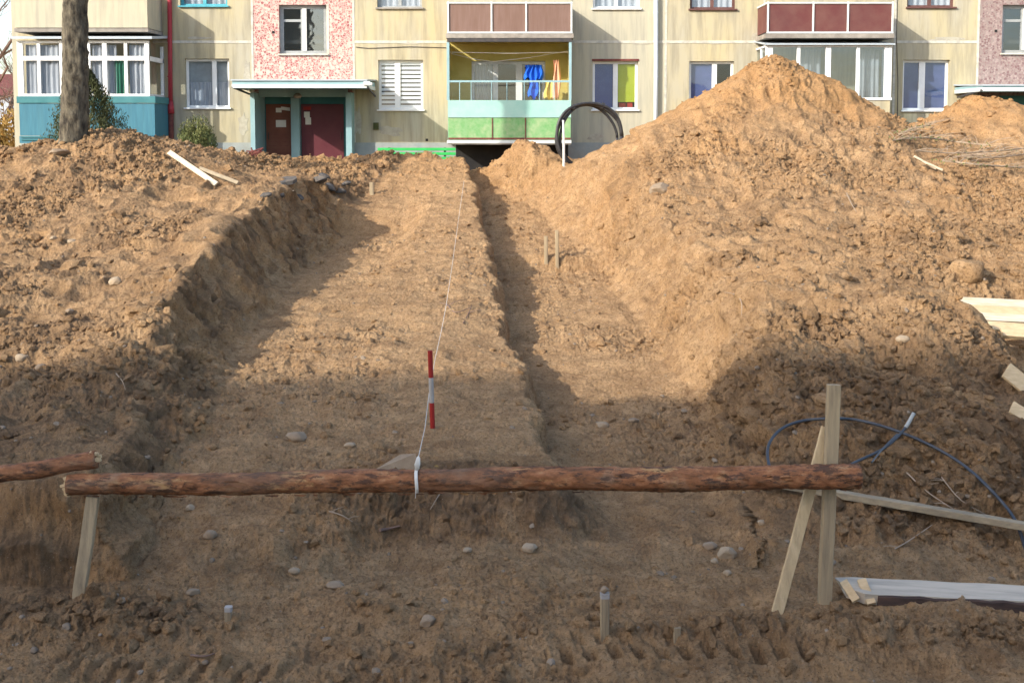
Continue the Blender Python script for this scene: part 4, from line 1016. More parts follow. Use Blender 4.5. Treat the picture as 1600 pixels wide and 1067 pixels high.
# balcony door/window wall on the ground floor loggia
part('balcony_back_wall', (lambda m_: (panels(fxx(703), fxx(890), fz(222), fz(60), D-.035, .06, m_, [balwin]), m_)[1])(MB()), M['olive'], bld)
m = MB(); x0_, x1_, z0_, z1_ = balwin; y_ = D+.05
for a_, b__ in ((737,741),(770,778),(806,816),(848,852)): m.box(fxx(a_), fxx(b__), y_, y_+.06, z0_, z1_, .004)
for c_, d_ in ((96,101),(208,214)): m.box(x0_, x1_, y_+.002, y_+.058, fz(d_), fz(c_))
m.box(fxx(778), fxx(806), y_+.003, y_+.05, fz(214), fz(165))
bw = part('balcony_door', m, M['oldwhite'], bld); bw['label'] = 'old white balcony door and window behind the laundry'
part('pane', MB().quad((x0_,y_+.03,z0_),(x1_,y_+.03,z0_),(x1_,y_+.03,z1_),(x0_,y_+.03,z1_)), M['glass'], bw)
cloth(bw, fxx(740), fxx(770), z0_, z1_, y_+.2, 'curtain', 6)

YB = D-1.25
def bx(px): return PX(px, YB)
def bz(py): return PZ(py, YB)
# brown upper balcony
def upper_balcony(pa, pb, divs, mt, label):
    s_ = part('balcony', MB().box(bx(pa-2), bx(pb+2), YB-.03, D, bz(60), bz(53)), M['slab'], bld); s_['label'] = label
    m_ = MB(); xa, xb = bx(pa+1), bx(pb-1)
    m_.box(xa, xb, YB, YB+.02, bz(50), bz(7)); m_.box(xa, xa+.02, YB+.021, D-.02, bz(50), bz(7)); m_.box(xb-.02, xb, YB+.021, D-.02, bz(50), bz(7)); part('parapet_sheet', m_, M[mt], s_)
    m_ = MB()
    for d in [pa+1.5]+divs+[pb-1.5]: m_.box(bx(d)-.022, bx(d)+.022, YB-.035, YB-.003, bz(52), bz(3), .004)
    m_.box(xa-.02, xb+.02, YB-.04, YB-.002, bz(53), bz(50.2), .004); m_.box(xa-.02, xb+.02, YB-.036, YB+.06, bz(6.5), bz(4), .004)
    m_.box(xa-.03, xa+.01, YB+.0, D-.03, bz(6.5), bz(4)); m_.box(xb-.01, xb+.03, YB, D-.03, bz(6.5), bz(4))
    part('railing', m_, M['rail'], s_)
    # side partitions and the slab above
    m_ = MB(); m_.box(bx(pa)-.02, bx(pb)+.02, YB-.03, D, bz(-118), bz(-112)); part('slab_above', m_, M['slab'], s_)
    return s_
upper_balcony(699, 894, [768, 822], 'brown', 'upper balcony with faded brown sheet parapet')
upper_balcony(1197, 1394, [1269, 1323], 'maroon', 'upper balcony with dark maroon sheet parapet')
m = MB(); panels(fxx(700), fxx(893), fz(50), fz(-64), D-.02, .02, m, []); part('balcony_back_wall', m, M['wall2'], bld)
# open ground-floor balcony
s = part('balcony', MB().box(bx(699), bx(893), YB-.02, D-.05, bz(226), bz(219)), M['slab'], bld); s['label'] = 'open ground floor balcony with mint band and green panels'
m = MB(); m.box(bx(700), bx(892), YB+.01, YB+.03, bz(219), bz(183)); part('green_panel', m, M['green'], s)
m = MB(); m.box(bx(699.5), bx(892.5), YB-.012, YB+.008, bz(184), bz(157)); m.box(bx(699.5), bx(700.5), YB+.03, D-.06, bz(219), bz(157)); m.box(bx(891.5), bx(892.5), YB+.03, D-.06, bz(219), bz(157)); part('mint_band', m, M['mint'], s)
m = MB()
for d in (769, 821): m.box(bx(d)-.012, bx(d)+.012, YB-.01, YB+.009, bz(222), bz(184.5))
m.box(bx(700), bx(892), YB-.008, YB+.009, bz(218), bz(215.5)); part('divider', m, M['rust'], s)
m = MB(); m.box(bx(698), bx(893), YB-.04, YB-.021, bz(224), bz(219.5)); part('edge_strip', m, M['rail'], s)
m = MB()
for d in (700, 891): m.box(bx(d)-.035, bx(d)+.035, YB-.005, YB+.06, bz(157), bz(66))
part('corner_post', m, M['tealpale'], s)
m = MB(); m.box(bx(701), bx(890), YB, YB+.03, bz(129), bz(126))
for d in (718, 736, 768, 792, 819, 843, 866): m.box(bx(d)-.01, bx(d)+.01, YB+.002, YB+.028, bz(157), bz(129))
part('railing', m, M['tealpale'], s)
part('pane', MB().quad((bx(701),YB+.015,bz(157)),(bx(890),YB+.015,bz(157)),(bx(890),YB+.015,bz(128)),(bx(701),YB+.015,bz(128))), M['glassold'], s)
m = MB(); m.box(bx(699), bx(893), YB-.02, YB+.08, bz(66), bz(60.3)); part('dark_beam', m, M['darkmetal'], s)
part('side_screen', MB().box(bx(700), bx(700)+.03, YB+.08, D-.05, bz(157), bz(66)), M['olive'], s); part('side_screen', MB().box(bx(892)-.03, bx(892), YB+.08, D-.05, bz(157), bz(66)), M['olive'], s)
m = MB(); m.box(bx(701), bx(891), YB+.09, D-.04, bz(62), bz(60.4)); part('ceiling', m, M['olive'], s)
part('under_balcony_shade', MB().box(fxx(712), fxx(888), D-.05, D-.035, GZ-.5, fz(226)), M['void'], s)  # thin dark sheet: shade under the balcony put into its colour
# clothes lines and laundry: things hanging there
m = MB()
for (a_, b__, c_, d_, e_, f_) in ((703,82,D-.9,888,82,D-.9),(705,84,D-.5,770,97,D-.5),(770,97,D-.5,888,80,D-.5)): m.tube([P(a_,b__,c_), (P(a_,b__,c_)+P(d_,e_,f_))/2+Vector((0,0,-.03)), P(d_,e_,f_)], .008, 5)
tag(obj('clothes_line', m, M['string']), 'thin clothes lines strung across the open balcony', 'clothes line')
def laundry(name, label, a_, b__, c_, d_, Yl, mt, folds=4, ragged=.12):
    n_ = 24; rws = 8; vs = []; fs = []; pa, pb = P(a_, b__, Yl), P(c_, d_, Yl)
    for i in range(n_+1):
        u = i/n_; zb_ = pb.z+ragged*math.sin(u*9+1)*abs(math.sin(u*4)) 
        for j in range(rws+1):
            v = j/rws; vs.append((pa.x+(pb.x-pa.x)*u+.03*math.sin(v*6+u*5), Yl+.05*math.sin(u*folds*6.28+v*2), pa.z+(zb_-pa.z)*v))
    for i in range(n_):
        for j in range(rws): k = i*(rws+1)+j; fs.append((k, k+1, k+rws+2, k+rws+1))
    return tag(obj(name, MB().add(vs, fs), M[mt], None, True), label, 'laundry', 'laundry on the open balcony')
laundry('blue_cloth', 'bright blue cloth hung over the balcony door', 820, 102, 848, 126, D-.4, 'bluecloth', ragged=.2)
laundry('blue_cloth', 'narrow blue cloth, lower and right of the wide blue one', 826, 126, 843, 152, D-.35, 'bluecloth', 2)
laundry('peach_cloth', 'tall peach coloured cloth at the right of the open balcony', 864, 94, 875, 155, D-.6, 'peachcloth', 2)
laundry('yellow_cloth', 'yellow cloth low at the right end of the open balcony', 851, 126, 866, 155, D-.5, 'yellowcloth', 2)
# glazed ground-floor balcony, right
s = part('balcony', MB().box(bx(1196), bx(1393), YB-.02, D, bz(226), bz(219)), M['slab'], bld); s['label'] = 'white framed glazed balcony half hidden by the tallest heap'
m = MB(); m.box(bx(1197), bx(1392), YB, YB+.04, bz(219), bz(157)); m.box(bx(1197), bx(1197)+.04, YB+.04, D, bz(219), bz(157)); m.box(bx(1392)-.04, bx(1392), YB+.04, D, bz(219), bz(157)); part('parapet', m, M['wall'], s)
m = MB()
for a_, b__ in ((1196,1207),(1245,1250),(1290,1298),(1338,1343),(1382,1393)): m.box(bx(a_), bx(b__), YB-.01, YB+.06, bz(153), bz(74), .004)
m.box(bx(1195), bx(1394), YB-.03, YB+.07, bz(157), bz(153), .004); m.box(bx(1195), bx(1394), YB-.012, YB+.062, bz(74), bz(71), .004)
for X_ in (bx(1196), bx(1393)-.06):
    m.box(X_, X_+.06, YB+.07, D-.02, bz(157), bz(153)); m.box(X_, X_+.06, YB+.07, D-.02, bz(74), bz(71)); m.box(X_+.001, X_+.059, (YB+D)/2, (YB+D)/2+.06, bz(153), bz(74))
part('frame', m, M['white'], s)
m = MB(); m.quad((bx(1200),YB+.03,bz(155)),(bx(1390),YB+.03,bz(155)),(bx(1390),YB+.03,bz(72)),(bx(1200),YB+.03,bz(72)))
for X_ in (bx(1198), bx(1391)): m.quad((X_,YB+.06,bz(155)),(X_,D-.03,bz(155)),(X_,D-.03,bz(72)),(X_,YB+.06,bz(72)))
part('pane', m, M['glassb'], s)
m = MB(); m.add([(bx(1193),YB-.12,bz(71.2)),(bx(1396),YB-.12,bz(71.2)),(bx(1396),D-.01,bz(61)),(bx(1193),D-.01,bz(61)),(bx(1193),YB-.12,bz(69)),(bx(1396),YB-.12,bz(69)),(bx(1396),D-.01,bz(59)),(bx(1193),D-.01,bz(59))],[(0,3,2,1),(4,5,6,7),(0,1,5,4),(1,2,6,5),(2,3,7,6),(3,0,4,7)]); part('tin_roof', m, M['canopy'], s)
cloth(s, bx(1252), bx(1290), bz(155), bz(76), YB+.5, 'curtain', 4); cloth(s, bx(1345), bx(1380), bz(155), bz(76), YB+.35, 'curtain', 5)
# left bay: glazed balcony with teal parapet
YL = D-1.35
def lx(px): return PX(px, YL)
def lz(py): return PZ(py, YL)
s = part('balcony', MB().box(lx(27), lx(238), YL-.0, D, lz(224), lz(213)), M['teal'], bld); s['label'] = 'glazed corner balcony with teal boards at the left end'
m = MB(); m.box(lx(28), lx(240), YL, YL+.05, lz(212.5), lz(162)); m.box(lx(240)-.05, lx(240), YL+.05, D, lz(212.5), lz(162)); m.box(lx(28), lx(28)+.05, YL+.05, D, lz(212.5), lz(162)); part('teal_parapet', m, M['teal'], s)
m = MB(); m.box(lx(25), lx(242), YL-.03, YL+.05, lz(161.5), lz(151), .006); m.box(lx(242)-.08, lx(242), YL+.05, D, lz(161.5), lz(151)); m.box(lx(25), lx(25)+.08, YL+.05, D, lz(161.5), lz(151)); part('ledge', m, M['tealdeep'], s)
m = MB()
for a_, b__ in ((27,36),(58,63),(93,98),(137,141),(160,167),(194,199),(226,233)): m.box(lx(a_), lx(b__), YL, YL+.06, lz(147), lz(68), .004)
m.box(lx(27), lx(233), YL-.005, YL+.065, lz(151), lz(147), .004); m.box(lx(27), lx(233), YL+.002, YL+.058, lz(95), lz(88)); m.box(lx(27), lx(233), YL-.005, YL+.065, lz(68), lz(64), .004)
m.box(lx(228), lx(233), YL+.065, D-.02, lz(151), lz(147)); m.box(lx(228), lx(233), YL+.065, D-.02, lz(95), lz(88)); m.box(lx(228), lx(233), D-.1, D-.02, lz(147), lz(68))
part('frame', m, M['white'], s)
m = MB(); m.quad((lx(32),YL+.03,lz(149)),(lx(230),YL+.03,lz(149)),(lx(230),YL+.03,lz(66)),(lx(32),YL+.03,lz(66))); m.quad((lx(231),YL+.05,lz(149)),(lx(231),D-.03,lz(149)),(lx(231),D-.03,lz(66)),(lx(231),YL+.05,lz(66))); part('pane', m, M['glass'], s)
cloth(s, lx(38), lx(90), lz(149), lz(70), YL+.12, 'curtain', 6); cloth(s, lx(200), lx(226), lz(149), lz(70), YL+.12, 'curtain', 4); cloth(s, lx(141), lx(180), lz(149), lz(70), YL+.14, 'curtain', 5); cloth(s, lx(177), lx(192), lz(149), lz(95), YL+.10, 'greencurtain', 3)
m = MB(); m.add([(lx(22),YL-.15,lz(62)),(lx(241),YL-.15,lz(62)),(lx(241),D,lz(54)),(lx(22),D,lz(54)),(lx(22),YL-.15,lz(58)),(lx(241),YL-.15,lz(58)),(lx(241),D,lz(50)),(lx(22),D,lz(50))],[(0,3,2,1),(4,5,6,7),(0,1,5,4),(1,2,6,5),(2,3,7,6),(3,0,4,7)]); part('tin_roof', m, M['canopy'], s)
m = MB(); m.box(lx(23), lx(232), YL+.04, D, lz(50), lz(44.5)); part('slab_above', m, M['slab'], s)
m = MB(); m.box(lx(24), lx(231), YL+.05, D-.01, lz(43.5), lz(-14)); part('upper_parapet', m, M['wall2'], s)
m = MB()
for (a_, b__) in ((30,95),(140,232)): 
    for k in (214,218): m.box(lx(a_), lx(b__), YL-.03, YL-.005, lz(k+1.6), lz(k))
part('vent_bar', m, M['tealdeep'], s)
# downpipes
def pipe(label, px, pts, r, mt, extra=None):
    q = part('downpipe', MB().tube([P(px+dx, py, D-.10) for dx, py in pts], r, 12), M[mt], bld, True); q['label'] = label
    m_ = MB()
    for py in (20, 65, 120): c_ = P(px, py, D-.10); m_.box(c_.x-.012, c_.x+.012, D-.10, D+.01, c_.z-.02, c_.z+.02); m_.tube([c_+Vector((0,0,-.015)), c_+Vector((0,0,.015))], r*1.1, 12)
    part('bracket', m_, M[mt], q); return q
pp_ = pipe('red downpipe with flared dark lower end', 265, [(-2,-180),(0,0),(.8,100),(1.5,166)], .062, 'red')
part('lower_sleeve', MB().tube([P(266.5,158,D-.1), P(266.5,170,D-.1), P(267,178,D-.1)], [.068,.095,.095], 12), M['red'], pp_, True)
part('rusty_foot', MB().tube([P(267,178,D-.1), P(267.5,240,D-.1)], .075, 12), M['rust'], pp_, True)
pipe('pale zinc downpipe in the middle of the facade', 1025, [(-2,-180),(0,0),(0,100),(-1,250)], .06, 'pipewhite')
# entrance
YE = D+.75
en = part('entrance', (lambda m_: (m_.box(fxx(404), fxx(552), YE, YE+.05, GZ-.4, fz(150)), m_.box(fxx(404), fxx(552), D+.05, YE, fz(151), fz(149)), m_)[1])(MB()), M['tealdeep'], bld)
en['label'] = 'teal walled main entrance porch with two doors'
m = MB(); m.box(fxx(404.5), fxx(543.5), D-.06, D-.012, fz(152), fz(138)); part('lintel', m, M['tealpale'], en)
m = MB(); m.box(fxx(397), fxx(404), D-.55, YE, GZ-.4, fz(146)); part('side_wall', m, M['tealpale'], en)
m = MB(); m.box(fxx(544), fxx(553), D-.55, YE, GZ-.4, fz(146)); part('side_wall', m, M['tealpale'], en)
def ex(px): return PX(px, YE-.05, 0)
m = MB(); m.box(ex(457), ex(470), YE-.25, YE, GZ-.4, fz(152)); part('middle_pillar', m, M['tealpale'], en)
dz = PZ(163, YE-.05)
def door(pa, pb, mt, label, mm=None):
    d_ = part('door', MB().box(ex(pa), ex(pb), YE-.05, YE-.004, GZ-.3, dz, .01), M[mt], bld); d_['label'] = label
    h_ = MB(); hx_ = ex(pa+4) if mt == 'door1' else ex(pb-4)
    h_.tube([Vector((hx_, YE-.09, -.15)), Vector((hx_, YE-.09, .05))], .012, 8); h_.box(hx_-.01, hx_+.01, YE-.09, YE-.05, -.14, -.12); h_.box(hx_-.01, hx_+.01, YE-.09, YE-.05, .02, .04); part('handle', h_, M['darkmetal'], d_)
    return d_
d1 = door(416, 456, 'door1', 'rust brown entrance door on the left'); d2 = door(471, 537, 'door2', 'dark maroon metal entrance door on the right')
def notice(par, a_, b__, c_, d_, mt='paper', tilt=0):
    A_, B_ = P(a_, b__, YE-.056), P(c_, d_, YE-.056); part('notice', MB().add([(A_.x,A_.y,A_.z),(B_.x,A_.y,A_.z-tilt),(B_.x,A_.y,B_.z-tilt),(A_.x,A_.y,B_.z),(A_.x,A_.y+.004,A_.z),(B_.x,A_.y+.004,A_.z-tilt),(B_.x,A_.y+.004,B_.z-tilt),(A_.x,A_.y+.004,B_.z)],[(0,3,2,1),(4,5,6,7),(0,1,5,4),(1,2,6,5),(2,3,7,6),(3,0,4,7)]), M[mt], par)
notice(d1,431,169,440,176); notice(d1,439,167,453,172,tilt=.03); notice(d1,431,188,447,199); notice(d2,474,167,486,172,'redpaint'); notice(d2,475,175,484,184); notice(d2,477,184,486,195)
m = MB(); 
for k in range(6): m.box(ex(418), ex(454), YE-.056, YE-.051, fz(210+k*6), fz(210.6+k*6))
part('door_groove', m, M['rust'], d1)
# canopy
def canopy(pa, pb, label, py_t, py_b, mt='canopy', ylen=1.9):
    yy = D-ylen; x0_, x1_ = PX(pa, yy), PX(pb, yy); zt, zb = PZ(py_t, yy), PZ(py_b, yy)
    c_ = part('canopy', MB().box(x0_, x1_, yy+.02, D-.02, zb+.07, zt-.03), M['tealpale'], bld); c_['label'] = label
    m_ = MB(); m_.add([(x0_-.03,yy-.02,zt-.06),(x1_+.03,yy-.02,zt-.06),(x1_+.03,D-.01,zt+.02),(x0_-.03,D-.01,zt+.02),(x0_-.03,yy-.02,zt-.025),(x1_+.03,yy-.02,zt-.025),(x1_+.03,D-.01,zt+.06),(x0_-.03,D-.01,zt+.06)],[(0,3,2,1),(4,5,6,7),(0,1,5,4),(1,2,6,5),(2,3,7,6),(3,0,4,7)]); part('roof_sheet', m_, M['canopy'], c_)
    m_ = MB(); m_.box(x0_-.01, x1_+.01, yy, yy+.02, zb, zb+.10); m_.box(x0_-.012, x0_+.008, yy+.021, D-.02, zb+.0, zb+.10);  m_.box(x1_-.008, x1_+.012, yy+.021, D-.02, zb+.0, zb+.10); part('fascia', m_, M['rail'], c_)
    m_ = MB(); m_.beam((x0_-.0,yy+.0,zb+.03),(x0_+.05,D-.1,zb-.10),.03,.05); part('bracket', m_, M['darkmetal'], c_); m_ = MB(); m_.beam((x1_+.02,yy+.1,zb+.03),(x1_+.02,D-.1,zb-.15),.03,.05); part('bracket', m_, M['darkmetal'], c_)
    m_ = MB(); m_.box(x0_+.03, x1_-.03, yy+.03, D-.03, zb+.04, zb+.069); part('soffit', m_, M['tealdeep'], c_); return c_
c1 = canopy(362, 572, 'pale metal canopy over the entrance', 123, 138)
m = MB(); q = P(465,151,D-.2); m.tube([q+Vector((0,0,.09)), q+Vector((0,0,.03)), q, q-Vector((0,0,.05))], [.05,.11,.12,.07], 14); part('lamp', m, M['slab'], c1, True)
m = MB(); q = P(571,131,D-1.93); m.box(q.x-.05,q.x+.12,q.y-.03,q.y+.05,q.z-.04,q.z+.05,.01); m.tube([q+Vector((.1,0,0)), q+Vector((.18,-.05,-.02))], .035, 10); part('floodlight', m, M['white'], c1)
c2 = canopy(1536, 1760, 'second entrance canopy at the right edge', 131, 143)
m = MB(); m.box(PX(1552,D), XR-.3, D-.02, D-.004, GZ, fz(150)); part('entrance_recess', m, M['tealdeep'], bld)
# little things on the wall
part('meter_box', MB().box(fxx(583), fxx(591), D-.07, D-.001, fz(203), fz(192), .01), M['leafdark'], bld)
for a_, b__ in ((667,219),(427,51),(1556,49)): q = P(a_, b__, D); part('vent_hole', MB().box(q.x-.035, q.x+.035, D-.012, D-.001, q.z-.035, q.z+.035), M['void'], bld)

M['patch'] = mat('cement_patch', (.36,.34,.28), (.46,.43,.34), 5, .95, .6, 15, grime=(.22,.2,.16), gscale=4, gamt=.8)
def patch_mb(px, py, wpx, hpx, sd):
    rg = random.Random(sd); q = P(px, py, D); n_ = 14; vs = []
    for i in range(n_):
        an = 2*math.pi*i/n_; k = rg.uniform(.6, 1.15); vs.append((q.x+math.cos(an)*wpx/2/56*k, D-.007, q.z+math.sin(an)*hpx/2/56*k))
    m_ = MB(); m_.add(vs+[(a_[0], D-.001, a_[2]) for a_ in vs], [tuple(range(n_))]+[(i, (i+1)%n_, n_+(i+1)%n_, n_+i) for i in range(n_)]); return m_
for i, (px, py, w_, h_) in enumerate(((590,66,60,6),(640,68,50,4),(310,60,40,5),(1000,68,40,5),(1120,67,70,6),(1480,62,60,7),(1440,66,40,4),(386,120,14,60),(380,195,16,40),(560,190,12,50),(610,205,44,16),(1380,118,10,50),(1180,60,14,24),(930,215,30,14))):
    part('plaster_patch', patch_mb(px, py, w_, h_, i), M['patch'], bld)
m = MB(); m.tube([P(556,74,D-.02), P(575,76,D-.02), P(640,73.5,D-.02), P(697,75,D-.02)], .009, 5); part('wall_cable', m, M['darkmetal'], bld)
m = MB(); m.tube([P(1402,-40,D-.02), P(1401,60,D-.02), P(1403,130,D-.02), P(1402,215,D-.02)], .009, 5); part('wall_cable', m, M['darkmetal'], bld)
# bench
YN = 30.3
t = thing('garden_bench', 'bright green slatted bench in front of the facade', 'bench', (PX(650,YN,-.5), YN, GZ))
def nx_(px): return PX(px, YN, -.5)
for py in (233.5, 240.5): part('back_slat', MB().box(nx_(588), nx_(711), YN+.30, YN+.33, PZ(py+2.2,YN+.3), PZ(py-2.2,YN+.3), .006), M['benchgreen'], t)
for k in range(3): part('seat_slat', MB().box(nx_(588), nx_(711), YN-.12+k*.13, YN-.02+k*.13, PZ(252,YN)-.0+k*.002, PZ(249,YN)+k*.002, .006), M['benchgreen'], t)
part('front_slat', MB().box(nx_(588), nx_(711), YN-.16, YN-.13, PZ(249.5,YN), PZ(245,YN), .005), M['benchgreen'], t)
for px in (606, 694): m = MB(); m.box(nx_(px)-.03, nx_(px)+.03, YN+.34, YN+.39, GZ-.1, PZ(231,YN)); m.box(nx_(px)-.03, nx_(px)+.03, YN-.1, YN-.05, GZ-.1, PZ(253,YN)); m.box(nx_(px)-.028, nx_(px)+.028, YN-.05, YN+.34, PZ(255,YN), PZ(252.6,YN)); part('leg', m, M['darkmetal'], t)
# coil of pipe
c = P(921, 213, 26.9); c = Vector(c)
t = thing('pipe_coil', 'big upright coil of black plastic pipe standing behind the sand', 'pipe coil', c)
for k in range(4):
    r = .77-.014*k; pts = []
    dx, dy, dz_ = .018*k*(-1)**k, .045*k, -.012*k
    for i in range(49):
        an = 2*math.pi*i/48; xx_ = math.cos(an)*r; pts.append(c+Vector((xx_+dx+.02*math.sin(an*2+k), dy+xx_*.28, math.sin(an)*r*(1.02)+dz_+.02*math.sin(an*3+k))))
    part('pipe_turn', MB().tube(pts, .034, 8), M['blackpipe'], t, True)
m = MB()
for an in (1.15, 2.1, 2.65):
    q = c+Vector((math.cos(an)*.755, .07+math.cos(an)*.755*.28, math.sin(an)*.77)); m.tube([q+Vector((-.03,0,.015)), q+Vector((.03,0,-.015))], [.085,.085], 10)
part('tie', m, M['blackpipe'], t)
q0, q1 = P(880,188,26.6), P(881,252,26.6); t = tag(obj('white_pole', MB().tube([q0, (q0+q1)/2+Vector((.006,0,0)), q1-Vector((0,0,.15))], [.022,.028,.03], 8), M['oldwhite']), 'thin white pole standing at the left of the pipe coil', 'pole')

# ---------------------------------------------------------------- trees and shrubs
YT = 23.0
pts = [P(112,262,YT), P(114,232,YT), P(116,180,YT), P(118,120,YT), P(117.5,60,YT), P(117.5,0,YT), P(119,-80,YT), P(121,-220,YT), P(124,-340,YT)]
pts = spline(pts, 14); n_ = len(pts)
rr = [ .34 if i < 3 else .285-.11*(i/n_) for i in range(n_)]; rr = [(.25-.05*i/n_)+(.05*math.exp(-i/7)) for i in range(n_)]
t = thing('tree', 'tall tree with rough scaly trunk in front of the corner balcony', 'tree', pts[0])
sg = 30
NB = [[0]*sg for _ in range(n_)]
ii, jj = np.meshgrid(np.arange(n_), np.arange(sg), indexing='ij'); aa = jj*2*np.pi/sg; hh = np.array([p_.z for p_ in pts])[ii]
bk = .14*(1-2*np.abs(vn3(np.cos(aa)*3.2+9, np.sin(aa)*3.2, hh*4, 90))) + .05*vn3(np.cos(aa)*8+9, np.sin(aa)*8, hh*11, 91)
part('trunk', MB().tube(pts, rr, sg, rf=lambda i, j: 1+float(bk[i, j])), M['bark'], t, True)
m = MB()
for k in range(2):
    i = n_-3-k*3; q = pts[i]; an = k*2.4; L_ = random.uniform(.5,.8); d = Vector((math.cos(an), math.sin(an), .35)).normalized()
    m.tube([q, q+d*L_*.4, q+d*L_*.75+Vector((0,0,.2)), q+d*L_+Vector((0,0,.1))], [.07,.05,.03,.012], 7)
part('limb', m, M['bark'], t)

def shrub(name, label, cat, basep, fn, n_leaf, sz, mt, stems=9, group=None, needle=True):
    """fn() -> random point of the crown relative to base"""
    t_ = thing(name, label, cat, basep, group); b0 = Vector(basep)
    m_ = MB()
    tips = [b0+fn() for _ in range(stems*4)]
    for q in tips: mid = b0.lerp(q, .5)+Vector((0,0,.05)); m_.tube([b0+Vector((random.uniform(-.05,.05),random.uniform(-.05,.05),-.1)), mid, q], [.018,.011,.004], 5)
    part('stem', m_, M['twig'], t_)
    rg = np.random.default_rng(len(label)); m_ = MB()
    for _ in range(n_leaf):
        q = b0+fn(); up = Vector((rg.normal()*.5, rg.normal()*.5, 1 if needle else rg.normal())).normalized()
        a_ = up*sz*rg.uniform(.6,1.5); b__ = a_.cross(Vector((rg.normal(), rg.normal(), rg.normal()))).normalized()*sz*(.22 if needle else .45)
        m_.add([q-a_*.4, q+b__, q+a_, q-b__], [(0,1,2,3)])
    part('crown', m_, M[mt], t_); return t_
def cone_pt(h, r, tip=.75, hollow=.0, lean=0):
    def f():
        u = random.random()**.9; rad = r*(math.sin(min(1,u/.35)*math.pi/2) if u < .35 else (1-((u-.35)/.65)**1.5))
        # clumping
        an = random.random()*6.283; k = .55+.45*random.random()
        lump = 1+.22*math.sin(an*5+u*13)+.15*math.sin(an*9-u*21)
        return Vector((math.cos(an)*rad*k*lump+lean*u, math.sin(an)*rad*k*lump, u*h))
    return f
def spray_pt(h, r):
    def f():
        u = random.random()**.6; an = random.random()*6.283; k = math.sqrt(random.random())
        sp = int(an*3)/3.0; hh_ = h*(.72+.28*math.sin(sp*7.3)**2)
        return Vector((math.cos(an)*r*k*(.45+.6*u), math.sin(an)*r*k*(.45+.6*u), u*hh_*(1-.25*k*k)))
    return f
YJ = 28.6
b0 = P(139, 262, YJ); b0.z = GZ
shrub('conifer_bush', 'dark pointed conifer half hidden behind the tree trunk', 'bush', b0, cone_pt(PZ(104,YJ)-GZ, .90), 17000, .055, 'leafdark')
b0 = P(309, 262, 28.0); b0.z = GZ
shrub('juniper_bush', 'olive green spiky bush left of the entrance', 'bush', b0, spray_pt(PZ(176,28.0)-GZ, .46), 8500, .05, 'leafolive')
q = P(300, 229, 27.2); m = MB(); m.tube([q+Vector((0,0,-.5)), q+Vector((0,0,-.02)), q+Vector((0,0,.03))], [.09,.12,.13], 14); tag(obj('green_pot', m, M['benchgreen']), 'small bright green pot at the foot of the juniper bush', 'pot')
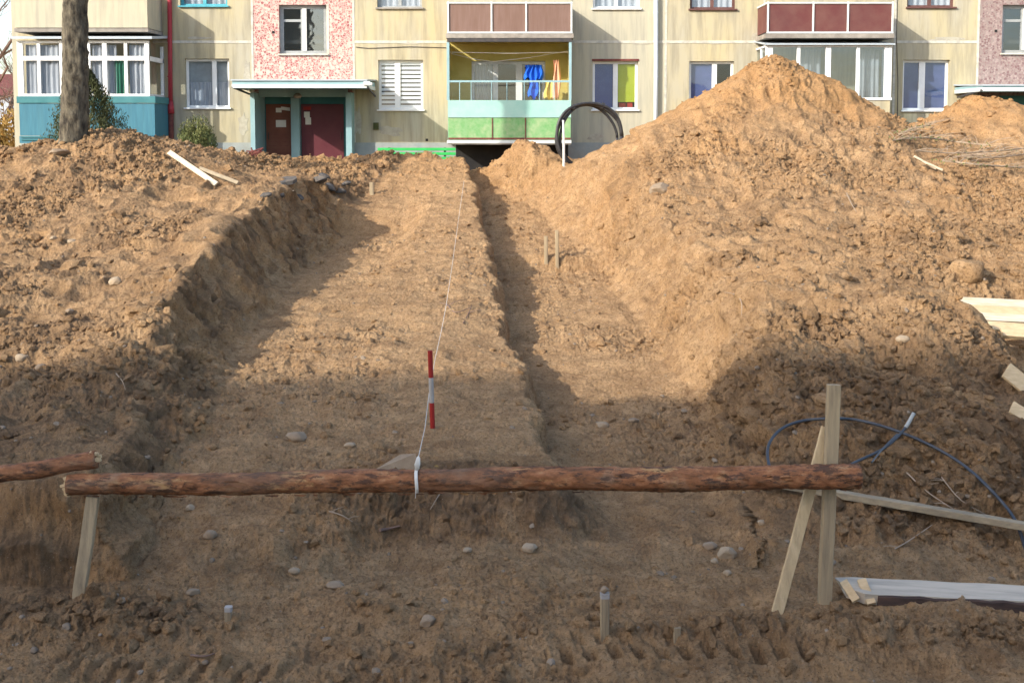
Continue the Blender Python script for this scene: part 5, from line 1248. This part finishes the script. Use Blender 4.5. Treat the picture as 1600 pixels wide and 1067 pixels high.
# left background
def ball(rx, ry, rz):
    def f():
        a_ = Vector((random.gauss(0,1), random.gauss(0,1), random.gauss(0,1))).normalized()*random.random()**.4; an = math.atan2(a_.y, a_.x)
        k = 1+.25*math.sin(an*4+a_.z*5); return Vector((a_.x*rx*k, a_.y*ry*k, a_.z*rz*k+rz))
    return f
b0 = P(2, 240, 36); b0.z = GZ; shrub('autumn_bush', 'russet leaved bush at the left edge beside the building end', 'bush', b0, ball(.9,.9,.95), 2600, .08, 'leafrust', needle=False)
b0 = P(-55, 240, 37); b0.z = GZ; shrub('autumn_bush', 'second russet bush beyond the left edge of the frame', 'bush', b0, ball(1.2,1.0,1.1), 2400, .08, 'leafrust', needle=False)
def bare_tree(label, basep, h, seed, spread=1.0):
    rg = random.Random(seed); t_ = thing('bare_tree', label, 'tree', basep, 'bare trees at the left edge'); m1 = MB(); m2 = MB()
    def grow(p_, d_, L_, r_, lv):
        pts_ = [p_]; q_ = p_.copy(); dd = d_.copy()
        for k in range(4): dd = (dd+Vector((rg.gauss(0,.14),rg.gauss(0,.14),rg.gauss(.03,.08)))).normalized(); q_ = q_+dd*L_/4; pts_.append(q_.copy())
        (m1 if lv == 0 else m2).tube(pts_, [r_*(1-.12*k) for k in range(5)], 7 if lv < 2 else 4)
        if lv < 5:
            for k in range(3 if lv else 6):
                i_ = rg.randrange(1, 5); a_ = rg.uniform(0, 6.28); nd = (dd*.8+Vector((math.cos(a_)*spread, math.sin(a_)*spread, rg.uniform(-.1,.5)))*.75).normalized()
                grow(pts_[i_], nd, L_*rg.uniform(.55,.78), r_*.55, lv+1)
    grow(Vector(basep), Vector((0,0,1)), h*.42, h*.016, 0)
    part('trunk', m1, M['twig'], t_, True); part('crown', m2, M['twig'], t_)
b0 = P(-35, 250, 42); b0.z = GZ; bare_tree('bare brown tree at the left edge in front of the sky', b0, 8.5, 4)
b0 = P(-10, 250, 50); b0.z = GZ; bare_tree('thin bare tree farther off behind the russet bush', b0, 6.5, 8)
b0 = P(8, 250, 60); t = thing('distant_house', 'pale distant house seen past the left corner', 'house', (b0.x, 60, GZ))
m = MB(); m.box(b0.x-14, b0.x+1.2, 60, 68, GZ-.3, PZ(150,60)); part('wall', m, M['bluegrey'], t)
m = MB(); m.add([(b0.x-14.3,59.7,PZ(150,60)),(b0.x+1.5,59.7,PZ(150,60)),(b0.x+1.5,68.3,PZ(150,60)),(b0.x-14.3,68.3,PZ(150,60)),(b0.x-14.3,64,PZ(110,60)),(b0.x+1.5,64,PZ(110,60))],[(0,1,5,4),(2,3,4,5),(1,2,5),(3,0,4),(0,3,2,1)]); part('roof', m, M['rust'], t)

# ---------------------------------------------------------------- the block behind the photographer whose shadow falls on the pit
k_ = -SUN_T.z/SUN_T.y; RY = -20.0; RZ = -3.04 + k_*(13.2-RY)
t = thing('rear_apartment_building', 'tall panel block standing behind the photographer', 'building', (0, RY, -1.7))
m = MB(); m.box(-60, -17, RY-14, RY, -2.2, RZ-.4); part('wall', m, M['wall2'], t)
m = MB(); m.box(-60.2, -16.8, RY-14.2, RY+.0, RZ-.4, RZ); part('roof', m, M['slab'], t)
print('scene built', len(bpy.data.objects), 'verts', NR*NC, 'pts', NR, NC)
